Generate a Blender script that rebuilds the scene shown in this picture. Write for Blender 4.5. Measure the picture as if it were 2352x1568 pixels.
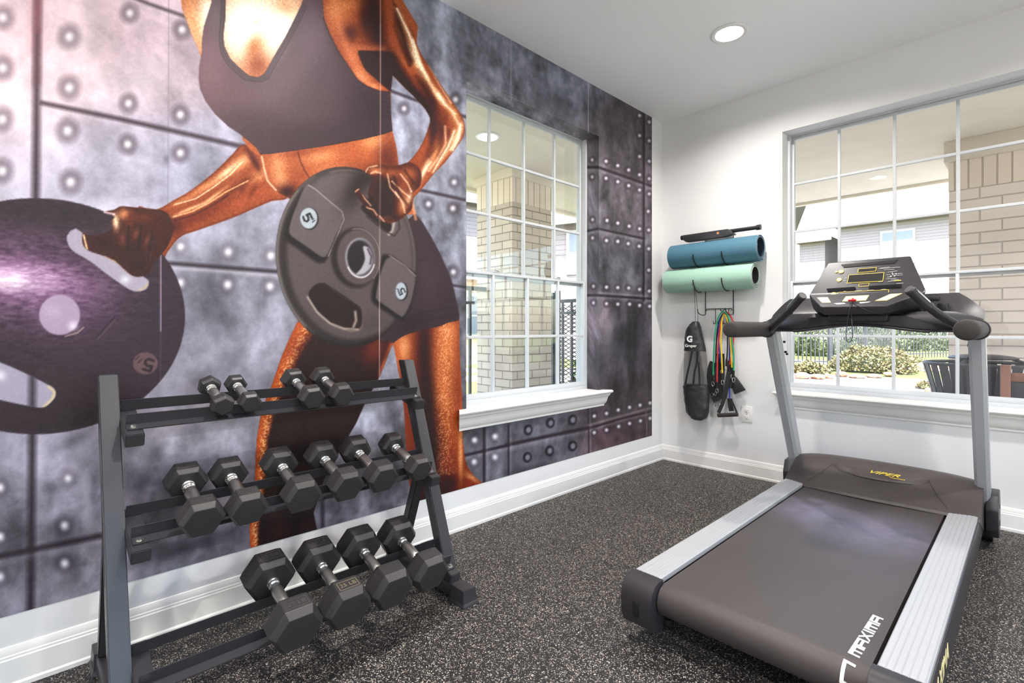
import bpy, bmesh, math, random
import numpy as np
from mathutils import Vector, Matrix, Quaternion

for o in list(bpy.data.objects): bpy.data.objects.remove(o)
S = bpy.context.scene
C = S.collection

SKY_STR, SUN_STR, LAMP_E = 0.85, 23, 30
# ================= camera, world, sun, exposure =================
FOC, PX, HY = 1150.0, 1176.0, 754.0                    # focal length, principal column, horizon row (2352 x 1568)
TH = math.atan2(1200, 1150)
FW = Vector((-math.sin(TH), math.cos(TH), 0)); RT = Vector((math.cos(TH), math.sin(TH), 0)); UP = Vector((0, 0, 1))
CAM = Vector((2.097, -3.704, 1.06))
cd = bpy.data.cameras.new('camera'); cam = bpy.data.objects.new('camera', cd); C.objects.link(cam)
cam.location = CAM; cam.rotation_euler = (math.pi/2, 0, TH)
cd.sensor_width = 36; cd.lens = 36*FOC/2352; cd.shift_y = -(784-HY)/2352; cd.clip_start = .05; cd.clip_end = 300
S.camera = cam
S.cycles.caustics_reflective = False; S.cycles.caustics_refractive = False
vs = S.view_settings; vs.view_transform = 'Standard'; vs.look = 'None'; vs.exposure = 0.14; vs.gamma = 1; vs.use_curve_mapping = False
W = bpy.data.worlds.new('world'); S.world = W; W.use_nodes = True
nt = W.node_tree; sky = nt.nodes.new('ShaderNodeTexSky'); sky.sky_type = 'NISHITA'; sky.sun_disc = False
sky.sun_elevation = math.radians(52); sky.sun_rotation = math.radians(160); sky.air_density = 1.2; sky.dust_density = 1.5
nt.links.new(sky.outputs[0], nt.nodes['Background'].inputs[0]); nt.nodes['Background'].inputs[1].default_value = SKY_STR
sl = bpy.data.lights.new('sun', 'SUN'); sl.energy = SUN_STR; sl.angle = math.radians(.6); sl.color = (1, .97, .93)
so = bpy.data.objects.new('sun', sl); C.objects.link(so)
so.rotation_euler = Vector((-.30, .42, -1.05)).to_track_quat('-Z', 'Y').to_euler()   # from behind the building, over the roof
LAMP_SPOTS = [(.902, -.856), (2.75, -.856), (.902, -2.75), (2.75, -2.75), (.902, -4.65), (2.75, -4.65)]  # first one is seen; the other five are added to light the room
def downlight(x, y, energy):
    l = bpy.data.lights.new('downlight', 'AREA'); l.shape = 'DISK'; l.size = .095; l.energy = energy; l.color = (1, .955, .91)
    o = bpy.data.objects.new('downlight', l); C.objects.link(o); o.location = (x, y, 2.712)
for x, y in LAMP_SPOTS: downlight(x, y, LAMP_E)

# ================= helpers =================
def ray(px, py): return FW+RT*((px-PX)/FOC)+UP*((HY-py)/FOC)
def at(px, py, axis, val):                             # the point on the plane (axis = val) seen at a picture position
    r = ray(px, py); t = (val-CAM[axis])/r[axis]; return CAM+r*t
def on_plane(px, py, p, n):
    r = ray(px, py); p = Vector(p); n = Vector(n); t = (p-CAM).dot(n)/r.dot(n); return CAM+r*t
def lin(c): return tuple(((v/255)/12.92 if v/255 <= .04045 else ((v/255+.055)/1.055)**2.4) for v in c)
def col4(c): return (*lin(c), 1)

def mat(name, rgb, rough=.5, metal=0., spec=.5, noise=None, bump=None, coat=0, sheen=0):
    m = bpy.data.materials.new(name); m.use_nodes = True; t = m.node_tree; b = t.nodes['Principled BSDF']
    b.inputs['Base Color'].default_value = col4(rgb); b.inputs['Roughness'].default_value = rough
    b.inputs['Metallic'].default_value = metal; b.inputs['Specular IOR Level'].default_value = spec
    if coat: b.inputs['Coat Weight'].default_value = coat; b.inputs['Coat Roughness'].default_value = .15
    tc = t.nodes.new('ShaderNodeTexCoord')
    if noise:                                          # (scale, rgb2, contrast)
        n = t.nodes.new('ShaderNodeTexNoise'); n.inputs['Scale'].default_value = noise[0]; n.inputs['Detail'].default_value = 4
        t.links.new(tc.outputs['Object'], n.inputs['Vector'])
        r = t.nodes.new('ShaderNodeValToRGB'); r.color_ramp.elements[0].position = .5-noise[2]; r.color_ramp.elements[1].position = .5+noise[2]
        r.color_ramp.elements[0].color = col4(rgb); r.color_ramp.elements[1].color = col4(noise[1])
        t.links.new(n.outputs[0], r.inputs[0]); t.links.new(r.outputs[0], b.inputs['Base Color'])
    if bump:                                           # (scale, strength, distance)
        n = t.nodes.new('ShaderNodeTexNoise'); n.inputs['Scale'].default_value = bump[0]; n.inputs['Detail'].default_value = 3
        t.links.new(tc.outputs['Object'], n.inputs['Vector'])
        bp = t.nodes.new('ShaderNodeBump'); bp.inputs['Strength'].default_value = bump[1]; bp.inputs['Distance'].default_value = bump[2]
        t.links.new(n.outputs[0], bp.inputs['Height']); t.links.new(bp.outputs[0], b.inputs['Normal'])
    return m

class MB:
    def __init__(s): s.b = bmesh.new()
    def poly(s, pts, faces):
        v = [s.b.verts.new(p) for p in pts]; out = []
        for f in faces:
            try: out.append(s.b.faces.new([v[i] for i in f]))
            except ValueError: pass
        return v
    def box(s, x0, x1, y0, y1, z0, z1, bev=0, M=None, seg=2):
        t = bmesh.new(); bmesh.ops.create_cube(t, size=1)
        bmesh.ops.scale(t, vec=(x1-x0, y1-y0, z1-z0), verts=t.verts); bmesh.ops.translate(t, vec=((x0+x1)/2, (y0+y1)/2, (z0+z1)/2), verts=t.verts)
        if bev: bmesh.ops.bevel(t, geom=t.edges[:], offset=bev, segments=seg, affect='EDGES', profile=.5)
        return s.add(t, M)
    def add(s, t, M=None):
        if M is not None: bmesh.ops.transform(t, matrix=M, verts=t.verts)
        me = bpy.data.meshes.new('tmp'); t.to_mesh(me); t.free(); s.b.from_mesh(me); bpy.data.meshes.remove(me); return s
    def cyl(s, p0, p1, r0, r1=None, n=20, cap=True):
        return s.tube([p0, p1], [r0, r0 if r1 is None else r1], n, cap)
    def tube(s, pts, r, n=10, cap=True, closed=False):
        pts = [Vector(p) for p in pts]; k = len(pts)
        rs = r if isinstance(r, (list, tuple)) else [r]*k
        tang = []
        for i in range(k):
            a = pts[i-1] if (i > 0 or closed) else pts[0]; b = pts[(i+1) % k] if (i < k-1 or closed) else pts[-1]
            tang.append((b-a).normalized())
        u = tang[0].orthogonal().normalized(); rings = []
        for i in range(k):
            u = (u-tang[i]*u.dot(tang[i])).normalized(); w = tang[i].cross(u)
            rings.append([s.b.verts.new(pts[i]+(u*math.cos(q)+w*math.sin(q))*rs[i]) for q in [2*math.pi*j/n for j in range(n)]])
        m = k if closed else k-1
        for i in range(m):
            A, B = rings[i], rings[(i+1) % k]
            for j in range(n): s.b.faces.new([A[j], A[(j+1) % n], B[(j+1) % n], B[j]])
        if cap and not closed: s.b.faces.new(rings[0][::-1]); s.b.faces.new(rings[-1])
        return s
    def prism(s, pts, d, bev=0):                       # planar outline (3D points) extruded by the vector d
        t = bmesh.new(); f = t.faces.new([t.verts.new(p) for p in pts])
        r = bmesh.ops.extrude_face_region(t, geom=[f]); bmesh.ops.translate(t, vec=d, verts=[v for v in r['geom'] if isinstance(v, bmesh.types.BMVert)])
        if bev: bmesh.ops.bevel(t, geom=t.edges[:], offset=bev, segments=2, affect='EDGES', profile=.5)
        return s.add(t)
    def lathe(s, prof, M=None, n=28, cap=True):                  # profile [(r, z)] round the z axis
        t = bmesh.new(); rings = []
        for r, z in prof:
            rings.append([t.verts.new((max(r, 1e-5)*math.cos(2*math.pi*j/n), max(r, 1e-5)*math.sin(2*math.pi*j/n), z)) for j in range(n)])
        for A, B in zip(rings, rings[1:]):
            for j in range(n): t.faces.new([A[j], A[(j+1) % n], B[(j+1) % n], B[j]])
        if cap: t.faces.new(rings[0][::-1]); t.faces.new(rings[-1])
        return s.add(t, M)
    def loft(s, secs, cap=True):                       # closed sections with equal point counts
        R = [[s.b.verts.new(p) for p in q] for q in secs]; n = len(secs[0])
        for A, B in zip(R, R[1:]):
            for j in range(n): s.b.faces.new([A[j], A[(j+1) % n], B[(j+1) % n], B[j]])
        if cap: s.b.faces.new(R[0][::-1]); s.b.faces.new(R[-1])
        return s
    def ball(s, c, r, sub=2, sc=(1, 1, 1), jit=0, seed=0):
        t = bmesh.new(); bmesh.ops.create_icosphere(t, subdivisions=sub, radius=1); rn = random.Random(seed)
        for v in t.verts:
            k = 1+rn.uniform(-jit, jit); v.co = Vector((v.co.x*sc[0]*r*k+c[0], v.co.y*sc[1]*r*k+c[1], v.co.z*sc[2]*r*k+c[2]))
        return s.add(t)
    def strip(s, pts, w, nrm, h=.0008):                # flat raised line along points on a surface
        pts = [Vector(p) for p in pts]; nrm = Vector(nrm).normalized()
        for a, b in zip(pts, pts[1:]):
            d = (b-a).normalized(); sd = d.cross(nrm)*w/2; a2, b2 = a-d*w/2, b+d*w/2
            s.prism([a2-sd, b2-sd, b2+sd, a2+sd], nrm*h)
        return s

ORG = {}
def mesh_of(mb, m, shift, ang=35, smooth=True):
    b = mb.b; bmesh.ops.recalc_face_normals(b, faces=b.faces)
    if smooth:
        for f in b.faces: f.smooth = True
        lim = math.radians(ang)
        for e in b.edges: e.smooth = len(e.link_faces) == 2 and e.calc_face_angle(0) < lim
    bmesh.ops.translate(b, vec=-Vector(shift), verts=b.verts)
    me = bpy.data.meshes.new('mesh'); b.to_mesh(me); b.free()
    if m: me.materials.append(m)
    return me
def root(name, loc, label=None, cat=None, group=None, rot=(0, 0, 0)):
    o = bpy.data.objects.new(name, None); C.objects.link(o); o.location = loc; o.rotation_euler = rot; o.empty_display_size = .05
    ORG[o] = Vector(loc); tag(o, label, cat, group); return o
def tag(o, label=None, cat=None, group=None, kind=None):
    if label: o['label'] = label
    if cat: o['category'] = cat
    if group: o['group'] = group
    if kind: o['kind'] = kind
    return o
def part(name, mb, m, par, label=None, ang=35, local=False, smooth=True):
    org = Vector((0, 0, 0)) if local else ORG[par]
    o = bpy.data.objects.new(name, mesh_of(mb, m, org, ang, smooth)); C.objects.link(o); o.parent = par
    ORG[o] = org
    if label: o['label'] = label
    return o
def thing(name, mb, m, label=None, cat=None, group=None, kind=None, ang=35, smooth=True):
    xs = [v.co.copy() for v in mb.b.verts]
    lo = Vector([min(v[i] for v in xs) for i in range(3)]); hi = Vector([max(v[i] for v in xs) for i in range(3)])
    org = Vector(((lo.x+hi.x)/2, (lo.y+hi.y)/2, lo.z))
    o = bpy.data.objects.new(name, mesh_of(mb, m, org, ang, smooth)); C.objects.link(o); o.location = org; ORG[o] = org
    o.data.name = name
    return tag(o, label, cat, group, kind)
def struct(name, mb, m, **k): return thing(name, mb, m, kind='structure', **k)
def dup(o, par=None):
    c = o.copy(); C.objects.link(c)
    if par: c.parent = par
    for ch in list(o.children): dup(ch, c)
    return c
def text_bm(txt, M, size=1., depth=.0006, shear=0, font_bold=0, sx=1.):
    cu = bpy.data.curves.new('t', 'FONT'); cu.body = txt; cu.size = size; cu.extrude = depth; cu.shear = shear; cu.offset = font_bold
    cu.align_x = 'CENTER'; cu.align_y = 'CENTER'; cu.resolution_u = 3
    o = bpy.data.objects.new('t', cu); C.objects.link(o)
    dg = bpy.context.evaluated_depsgraph_get(); me = bpy.data.meshes.new_from_object(o.evaluated_get(dg))
    mb = MB(); mb.b.from_mesh(me); bmesh.ops.scale(mb.b, vec=(sx, 1, 1), verts=mb.b.verts); bmesh.ops.transform(mb.b, matrix=M, verts=mb.b.verts)
    bpy.data.objects.remove(o); bpy.data.curves.remove(cu); bpy.data.meshes.remove(me); return mb
def frame_M(o, x, z):                                  # matrix with origin o, local x along x, local z along z
    x = Vector(x).normalized(); z = Vector(z); z = (z-x*z.dot(x)).normalized(); y = z.cross(x)
    return Matrix(((x.x, y.x, z.x, o[0]), (x.y, y.y, z.y, o[1]), (x.z, y.z, z.z, o[2]), (0, 0, 0, 1)))

# ================= materials =================
m_wall = mat('white_wall_paint', (226, 225, 226), .75, bump=(90, .06, .002))
m_ceil = mat('ceiling_paint', (244, 244, 245), .85, bump=(60, .05, .002))
m_trim = mat('white_trim_paint', (230, 228, 226), .55)
m_win = mat('window_vinyl', (200, 203, 208), .45)
m_blackmetal = mat('black_powder_coat', (56, 55, 59), .36, .15, bump=(500, .08, .0005))
m_rubberblk = mat('black_rubber_head', (44, 42, 43), .42, noise=(14, (50, 47, 48), .12), bump=(300, .12, .0006))
m_plate = mat('label_rubber', (58, 54, 54), .55)
m_mark = mat('raised_lettering', (70, 66, 66), .5)
m_markgold = mat('worn_gold_lettering', (120, 108, 84), .5)
m_chrome = mat('chrome', (232, 230, 228), .14, .95)
m_knurl = mat('knurled_steel', (205, 202, 198), .28, 1., bump=(900, .5, .0006))
m_dark = mat('black_shadow_plastic', (18, 18, 20), .5)
m_zinc = mat('zinc_bolt', (205, 205, 200), .25, 1.)
m_tplastic = mat('graphite_plastic', (46, 43, 47), .4, bump=(700, .1, .0004))
m_hood = mat('warm_grey_hood_plastic', (62, 55, 54), .46, noise=(6, (68, 60, 59), .15), bump=(700, .12, .0004))
m_foam = mat('foam_grip', (50, 45, 44), .8, bump=(800, .25, .0006))
m_silver = mat('silver_paint', (168, 170, 174), .4, .25)
m_yellow = mat('yellow_print', (226, 196, 64), .5)
m_cream = mat('cream_keys', (240, 226, 170), .5)
m_white = mat('white_print', (235, 238, 235), .5)
m_red = mat('red_plastic', (200, 28, 34), .4)
m_screen = mat('smoked_screen', (48, 46, 46), .15)
m_ink = mat('matt_black_print', (14, 14, 16), .85, 0, .2)
m_cord = mat('black_cord', (28, 28, 30), .5)

def floor_mat():
    m = bpy.data.materials.new('speckled_rubber_floor'); m.use_nodes = True; t = m.node_tree; b = t.nodes['Principled BSDF']; L = t.links
    tc = t.nodes.new('ShaderNodeTexCoord')
    def spk(scale, thr, rgb, prev, rad):
        nz = t.nodes.new('ShaderNodeTexNoise'); nz.inputs['Scale'].default_value = 160; L.new(tc.outputs['Object'], nz.inputs['Vector'])
        mx = t.nodes.new('ShaderNodeMixRGB'); mx.inputs[0].default_value = .012; L.new(tc.outputs['Object'], mx.inputs[1]); L.new(nz.outputs['Color'], mx.inputs[2])
        v = t.nodes.new('ShaderNodeTexVoronoi'); v.inputs['Scale'].default_value = scale; L.new(mx.outputs[0], v.inputs['Vector'])
        sp = t.nodes.new('ShaderNodeSeparateColor'); L.new(v.outputs['Color'], sp.inputs[0])
        g = t.nodes.new('ShaderNodeMath'); g.operation = 'GREATER_THAN'; g.inputs[1].default_value = thr; L.new(sp.outputs[0], g.inputs[0])
        d = t.nodes.new('ShaderNodeMath'); d.operation = 'LESS_THAN'; d.inputs[1].default_value = rad; L.new(v.outputs['Distance'], d.inputs[0])
        a = t.nodes.new('ShaderNodeMath'); a.operation = 'MULTIPLY'; L.new(g.outputs[0], a.inputs[0]); L.new(d.outputs[0], a.inputs[1])
        rr = t.nodes.new('ShaderNodeMapRange'); rr.inputs[3].default_value = .45; L.new(sp.outputs[1], rr.inputs[0])
        q = t.nodes.new('ShaderNodeMath'); q.operation = 'MULTIPLY'; L.new(a.outputs[0], q.inputs[0]); L.new(rr.outputs[0], q.inputs[1])
        mm = t.nodes.new('ShaderNodeMixRGB'); L.new(q.outputs[0], mm.inputs[0]); L.new(prev, mm.inputs[1]); mm.inputs[2].default_value = col4(rgb)
        return mm.outputs[0]
    base = t.nodes.new('ShaderNodeRGB'); base.outputs[0].default_value = col4((24, 22, 23))
    c = spk(260, .875, (226, 214, 200), base.outputs[0], .5); c = spk(420, .895, (236, 228, 218), c, .5); c = spk(180, .93, (150, 134, 120), c, .45)
    L.new(c, b.inputs['Base Color']); b.inputs['Roughness'].default_value = .62
    return m
m_floor = floor_mat()

def alu_mat():
    m = mat('brushed_aluminium_rail', (178, 179, 182), .48, .25); t = m.node_tree; b = t.nodes['Principled BSDF']
    tc = t.nodes.new('ShaderNodeTexCoord'); mp = t.nodes.new('ShaderNodeMapping'); mp.inputs['Scale'].default_value = (400, 3, 400)
    n = t.nodes.new('ShaderNodeTexNoise'); n.inputs['Scale'].default_value = 1
    t.links.new(tc.outputs['Object'], mp.inputs[0]); t.links.new(mp.outputs[0], n.inputs['Vector'])
    bp = t.nodes.new('ShaderNodeBump'); bp.inputs['Strength'].default_value = .12; bp.inputs['Distance'].default_value = .0005
    t.links.new(n.outputs[0], bp.inputs['Height']); t.links.new(bp.outputs[0], b.inputs['Normal']); return m
m_alu = alu_mat()
def belt_mat():                                        # worn belt: dusty bluish scuffs where feet land
    m = mat('worn_running_belt', (64, 57, 57), .5, bump=(1200, .25, .0005)); t = m.node_tree; b = t.nodes['Principled BSDF']; L = t.links
    tc = t.nodes.new('ShaderNodeTexCoord')
    def spot(c, r):
        mp = t.nodes.new('ShaderNodeVectorMath'); mp.operation = 'DISTANCE'; L.new(tc.outputs['Object'], mp.inputs[0]); mp.inputs[1].default_value = c
        rr = t.nodes.new('ShaderNodeMapRange'); rr.inputs[1].default_value = r; rr.inputs[2].default_value = 0; L.new(mp.outputs['Value'], rr.inputs[0]); return rr.outputs[0]
    a = t.nodes.new('ShaderNodeMath'); a.operation = 'MAXIMUM'; L.new(spot((-.12, .18, .2), .26), a.inputs[0]); L.new(spot((.1, .12, .2), .32), a.inputs[1])
    n = t.nodes.new('ShaderNodeTexNoise'); n.inputs['Scale'].default_value = 9; n.inputs['Detail'].default_value = 6; n.inputs['Distortion'].default_value = 1.2; L.new(tc.outputs['Object'], n.inputs['Vector'])
    q = t.nodes.new('ShaderNodeMath'); q.operation = 'MULTIPLY'; L.new(a.outputs[0], q.inputs[0]); L.new(n.outputs[0], q.inputs[1])
    q2 = t.nodes.new('ShaderNodeMath'); q2.operation = 'MULTIPLY'; q2.inputs[1].default_value = 1.35; q2.use_clamp = True; L.new(q.outputs[0], q2.inputs[0])
    mm = t.nodes.new('ShaderNodeMixRGB'); L.new(q2.outputs[0], mm.inputs[0]); mm.inputs[1].default_value = col4((64, 57, 57)); mm.inputs[2].default_value = col4((118, 112, 136))
    n3 = t.nodes.new('ShaderNodeTexNoise'); n3.inputs['Scale'].default_value = 4; n3.inputs['Detail'].default_value = 5; L.new(tc.outputs['Object'], n3.inputs['Vector'])
    r3 = t.nodes.new('ShaderNodeMapRange'); r3.inputs[1].default_value = .45; r3.inputs[2].default_value = .75; r3.inputs[4].default_value = .35; L.new(n3.outputs[0], r3.inputs[0])
    m4 = t.nodes.new('ShaderNodeMixRGB'); L.new(r3.outputs[0], m4.inputs[0]); L.new(mm.outputs[0], m4.inputs[1]); m4.inputs[2].default_value = col4((80, 72, 71))
    L.new(m4.outputs[0], b.inputs['Base Color']); return m
m_belt = belt_mat()

def glass_mat(name='window_glass', lo=.05, hi=.75, tint=(1, 1, 1)):
    m = bpy.data.materials.new(name); m.use_nodes = True; t = m.node_tree; t.nodes.clear(); L = t.links
    o = t.nodes.new('ShaderNodeOutputMaterial'); mx = t.nodes.new('ShaderNodeMixShader'); tr = t.nodes.new('ShaderNodeBsdfTransparent'); gl = t.nodes.new('ShaderNodeBsdfGlossy')
    tr.inputs[0].default_value = (*tint, 1); gl.inputs['Roughness'].default_value = .0
    lw = t.nodes.new('ShaderNodeLayerWeight'); p = t.nodes.new('ShaderNodeMath'); p.operation = 'POWER'; p.inputs[1].default_value = 4.5; L.new(lw.outputs['Facing'], p.inputs[0])
    r = t.nodes.new('ShaderNodeMapRange'); r.inputs[3].default_value = lo; r.inputs[4].default_value = hi; L.new(p.outputs[0], r.inputs[0])
    L.new(r.outputs[0], mx.inputs[0]); L.new(tr.outputs[0], mx.inputs[1]); L.new(gl.outputs[0], mx.inputs[2]); L.new(mx.outputs[0], o.inputs[0]); return m
m_glass = glass_mat()
def brick_mat(name, c1, c2, mortar, row=.08, wid=.21, upright=False):
    m = mat(name, c1, .85); t = m.node_tree; b = t.nodes['Principled BSDF']; L = t.links
    g = t.nodes.new('ShaderNodeNewGeometry'); sp = t.nodes.new('ShaderNodeSeparateXYZ'); L.new(g.outputs['Position'], sp.inputs[0])
    ad = t.nodes.new('ShaderNodeMath'); L.new(sp.outputs[0], ad.inputs[0]); L.new(sp.outputs[1], ad.inputs[1])
    cb = t.nodes.new('ShaderNodeCombineXYZ')
    if upright: L.new(sp.outputs[2], cb.inputs[0]); L.new(ad.outputs[0], cb.inputs[1])
    else: L.new(ad.outputs[0], cb.inputs[0]); L.new(sp.outputs[2], cb.inputs[1])
    k = t.nodes.new('ShaderNodeTexBrick'); L.new(cb.outputs[0], k.inputs['Vector']); k.inputs['Scale'].default_value = 1; k.offset = 0 if upright else .5
    k.inputs['Color1'].default_value = col4(c1); k.inputs['Color2'].default_value = col4(c2); k.inputs['Mortar'].default_value = col4(mortar)
    k.inputs['Mortar Size'].default_value = .0055; k.inputs['Mortar Smooth'].default_value = .4; k.inputs['Brick Width'].default_value = wid; k.inputs['Row Height'].default_value = row
    L.new(k.outputs['Color'], b.inputs['Base Color'])
    bp = t.nodes.new('ShaderNodeBump'); bp.invert = True; bp.inputs['Strength'].default_value = 1; bp.inputs['Distance'].default_value = .012; L.new(k.outputs['Fac'], bp.inputs['Height']); L.new(bp.outputs[0], b.inputs['Normal']); return m
m_brick_shaded = brick_mat('cream_brick_shaded', (206, 192, 177), (194, 180, 166), (150, 137, 125))  # same brick as the other column, colour darkened for its shade
m_brickup = brick_mat('cream_brick_soldier_course', (238, 222, 206), (228, 212, 196), (186, 168, 152), .085, .70, True)
m_brick2 = brick_mat('cream_brick_wide', (240, 227, 217), (232, 218, 207), (200, 186, 176), .092, .26)
m_redbrick = brick_mat('tan_red_brick', (200, 150, 122), (226, 196, 172), (214, 200, 188), .09, .24)
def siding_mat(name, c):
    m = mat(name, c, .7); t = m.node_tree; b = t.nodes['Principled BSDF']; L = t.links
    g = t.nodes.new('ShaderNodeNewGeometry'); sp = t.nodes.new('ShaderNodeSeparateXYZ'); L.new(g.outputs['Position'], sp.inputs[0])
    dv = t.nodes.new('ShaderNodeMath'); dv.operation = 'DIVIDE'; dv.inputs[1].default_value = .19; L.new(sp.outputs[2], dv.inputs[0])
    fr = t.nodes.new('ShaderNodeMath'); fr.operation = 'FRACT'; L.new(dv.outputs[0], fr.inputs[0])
    r = t.nodes.new('ShaderNodeValToRGB'); e = r.color_ramp.elements; e[0].position = .0; e[0].color = col4(tuple(v*.42 for v in c)); e[1].position = .12; e[1].color = col4(c); L.new(fr.outputs[0], r.inputs[0])  # shadow under each lap painted in as a darker line
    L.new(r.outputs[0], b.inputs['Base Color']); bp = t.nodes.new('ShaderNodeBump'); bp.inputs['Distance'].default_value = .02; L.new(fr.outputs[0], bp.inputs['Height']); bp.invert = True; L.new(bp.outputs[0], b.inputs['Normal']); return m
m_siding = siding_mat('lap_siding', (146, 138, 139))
# ================= room shell =================
RX, RY, CH = 4.6, -6.0, 2.73
WL = (-2.035, -.859, .61, 2.398)                       # window in the left wall: y0, y1, z0, z1
WR = (.904, 2.68, .61, 2.403)                          # window in the right wall: x0, x1, z0, z1
T = .2
mb = MB(); mb.box(-T, 0, RY-T, WL[0], 0, CH+.1); mb.box(-T, 0, WL[1], T, 0, CH+.1); mb.box(-T, 0, WL[0], WL[1], 0, WL[2]); mb.box(-T, 0, WL[0], WL[1], WL[3], CH+.1)
struct('wall_left', mb, m_wall, smooth=False)
mb = MB(); mb.box(0, WR[0], 0, T, 0, CH+.1); mb.box(WR[1], RX+T, 0, T, 0, CH+.1); mb.box(WR[0], WR[1], 0, T, 0, WR[2]); mb.box(WR[0], WR[1], 0, T, WR[3], CH+.1)
struct('wall_right', mb, m_wall, smooth=False)
mb = MB(); mb.box(-T, RX+T, RY-T, RY, 0, CH+.1); struct('wall_back', mb, m_wall, smooth=False)
WS = (-5.4, -1.6, .12, 2.403)                           # unseen window added in the side wall to bring daylight to the ceiling
mb = MB(); mb.box(RX, RX+T, RY, WS[0], 0, CH+.1); mb.box(RX, RX+T, WS[1], 0, 0, CH+.1); mb.box(RX, RX+T, WS[0], WS[1], 0, WS[2]); mb.box(RX, RX+T, WS[0], WS[1], WS[3], CH+.1); struct('wall_side', mb, m_wall, smooth=False)
mb = MB(); mb.box(-T, RX+T, RY-T, T, -.12, 0); struct('floor', mb, m_floor, smooth=False)
mb = MB()                                              # ceiling with round holes for the downlights
t = bmesh.new()
r = .083
xs = sorted({0-T, RX+T} | {x+d for x, y in LAMP_SPOTS for d in (-.15, .15)}); ys = sorted({RY-T, T} | {y+d for x, y in LAMP_SPOTS for d in (-.15, .15)})
for i in range(len(xs)-1):
    for j in range(len(ys)-1):
        cx, cy = (xs[i]+xs[i+1])/2, (ys[j]+ys[j+1])/2
        hole = [1 for x, y in LAMP_SPOTS if abs(x-cx) < .02 and abs(y-cy) < .02]
        if not hole: mb.poly([(xs[i], ys[j], CH), (xs[i+1], ys[j], CH), (xs[i+1], ys[j+1], CH), (xs[i], ys[j+1], CH)], [(0, 1, 2, 3)])
        else:
            n = 32; ci = [(cx+r*math.cos(2*math.pi*k/n+math.pi/4), cy+r*math.sin(2*math.pi*k/n+math.pi/4), CH) for k in range(n)]
            sq = []
            for k in range(n):
                a = 2*math.pi*k/n+math.pi/4; s_ = .15/max(abs(math.cos(a)), abs(math.sin(a))); sq.append((cx+s_*math.cos(a), cy+s_*math.sin(a), CH))
            mb.poly(ci+sq, [(k, (k+1) % n, n+(k+1) % n, n+k) for k in range(n)])
            mb.poly(ci+[(x_, y_, CH+.09) for x_, y_, _ in ci], [(k, (k+1) % n, n+(k+1) % n, n+k) for k in range(n)])
mb.poly([(-T, RY-T, CH+.1), (RX+T, RY-T, CH+.1), (RX+T, T, CH+.1), (-T, T, CH+.1)], [(0, 1, 2, 3)])
bmesh.ops.remove_doubles(mb.b, verts=mb.b.verts, dist=1e-5)
struct('ceiling', mb, m_ceil, smooth=False)

def base_prof(): return [(0, 0), (.018, 0), (.018, .012), (.014, .018), (.014, .085), (.0115, .089), (.0115, .094), (.009, .098), (.0085, .108), (.004, .119), (0, .121)]
mb = MB(); mb.loft([[(p, y, z) for p, z in base_prof()] for y in (RY, -.0)]); struct('baseboard_left', mb, m_trim, ang=25)
mb = MB(); mb.loft([[(x, -p, z) for p, z in base_prof()] for x in (0, RX)]); struct('baseboard_right', mb, m_trim, ang=25)

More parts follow.
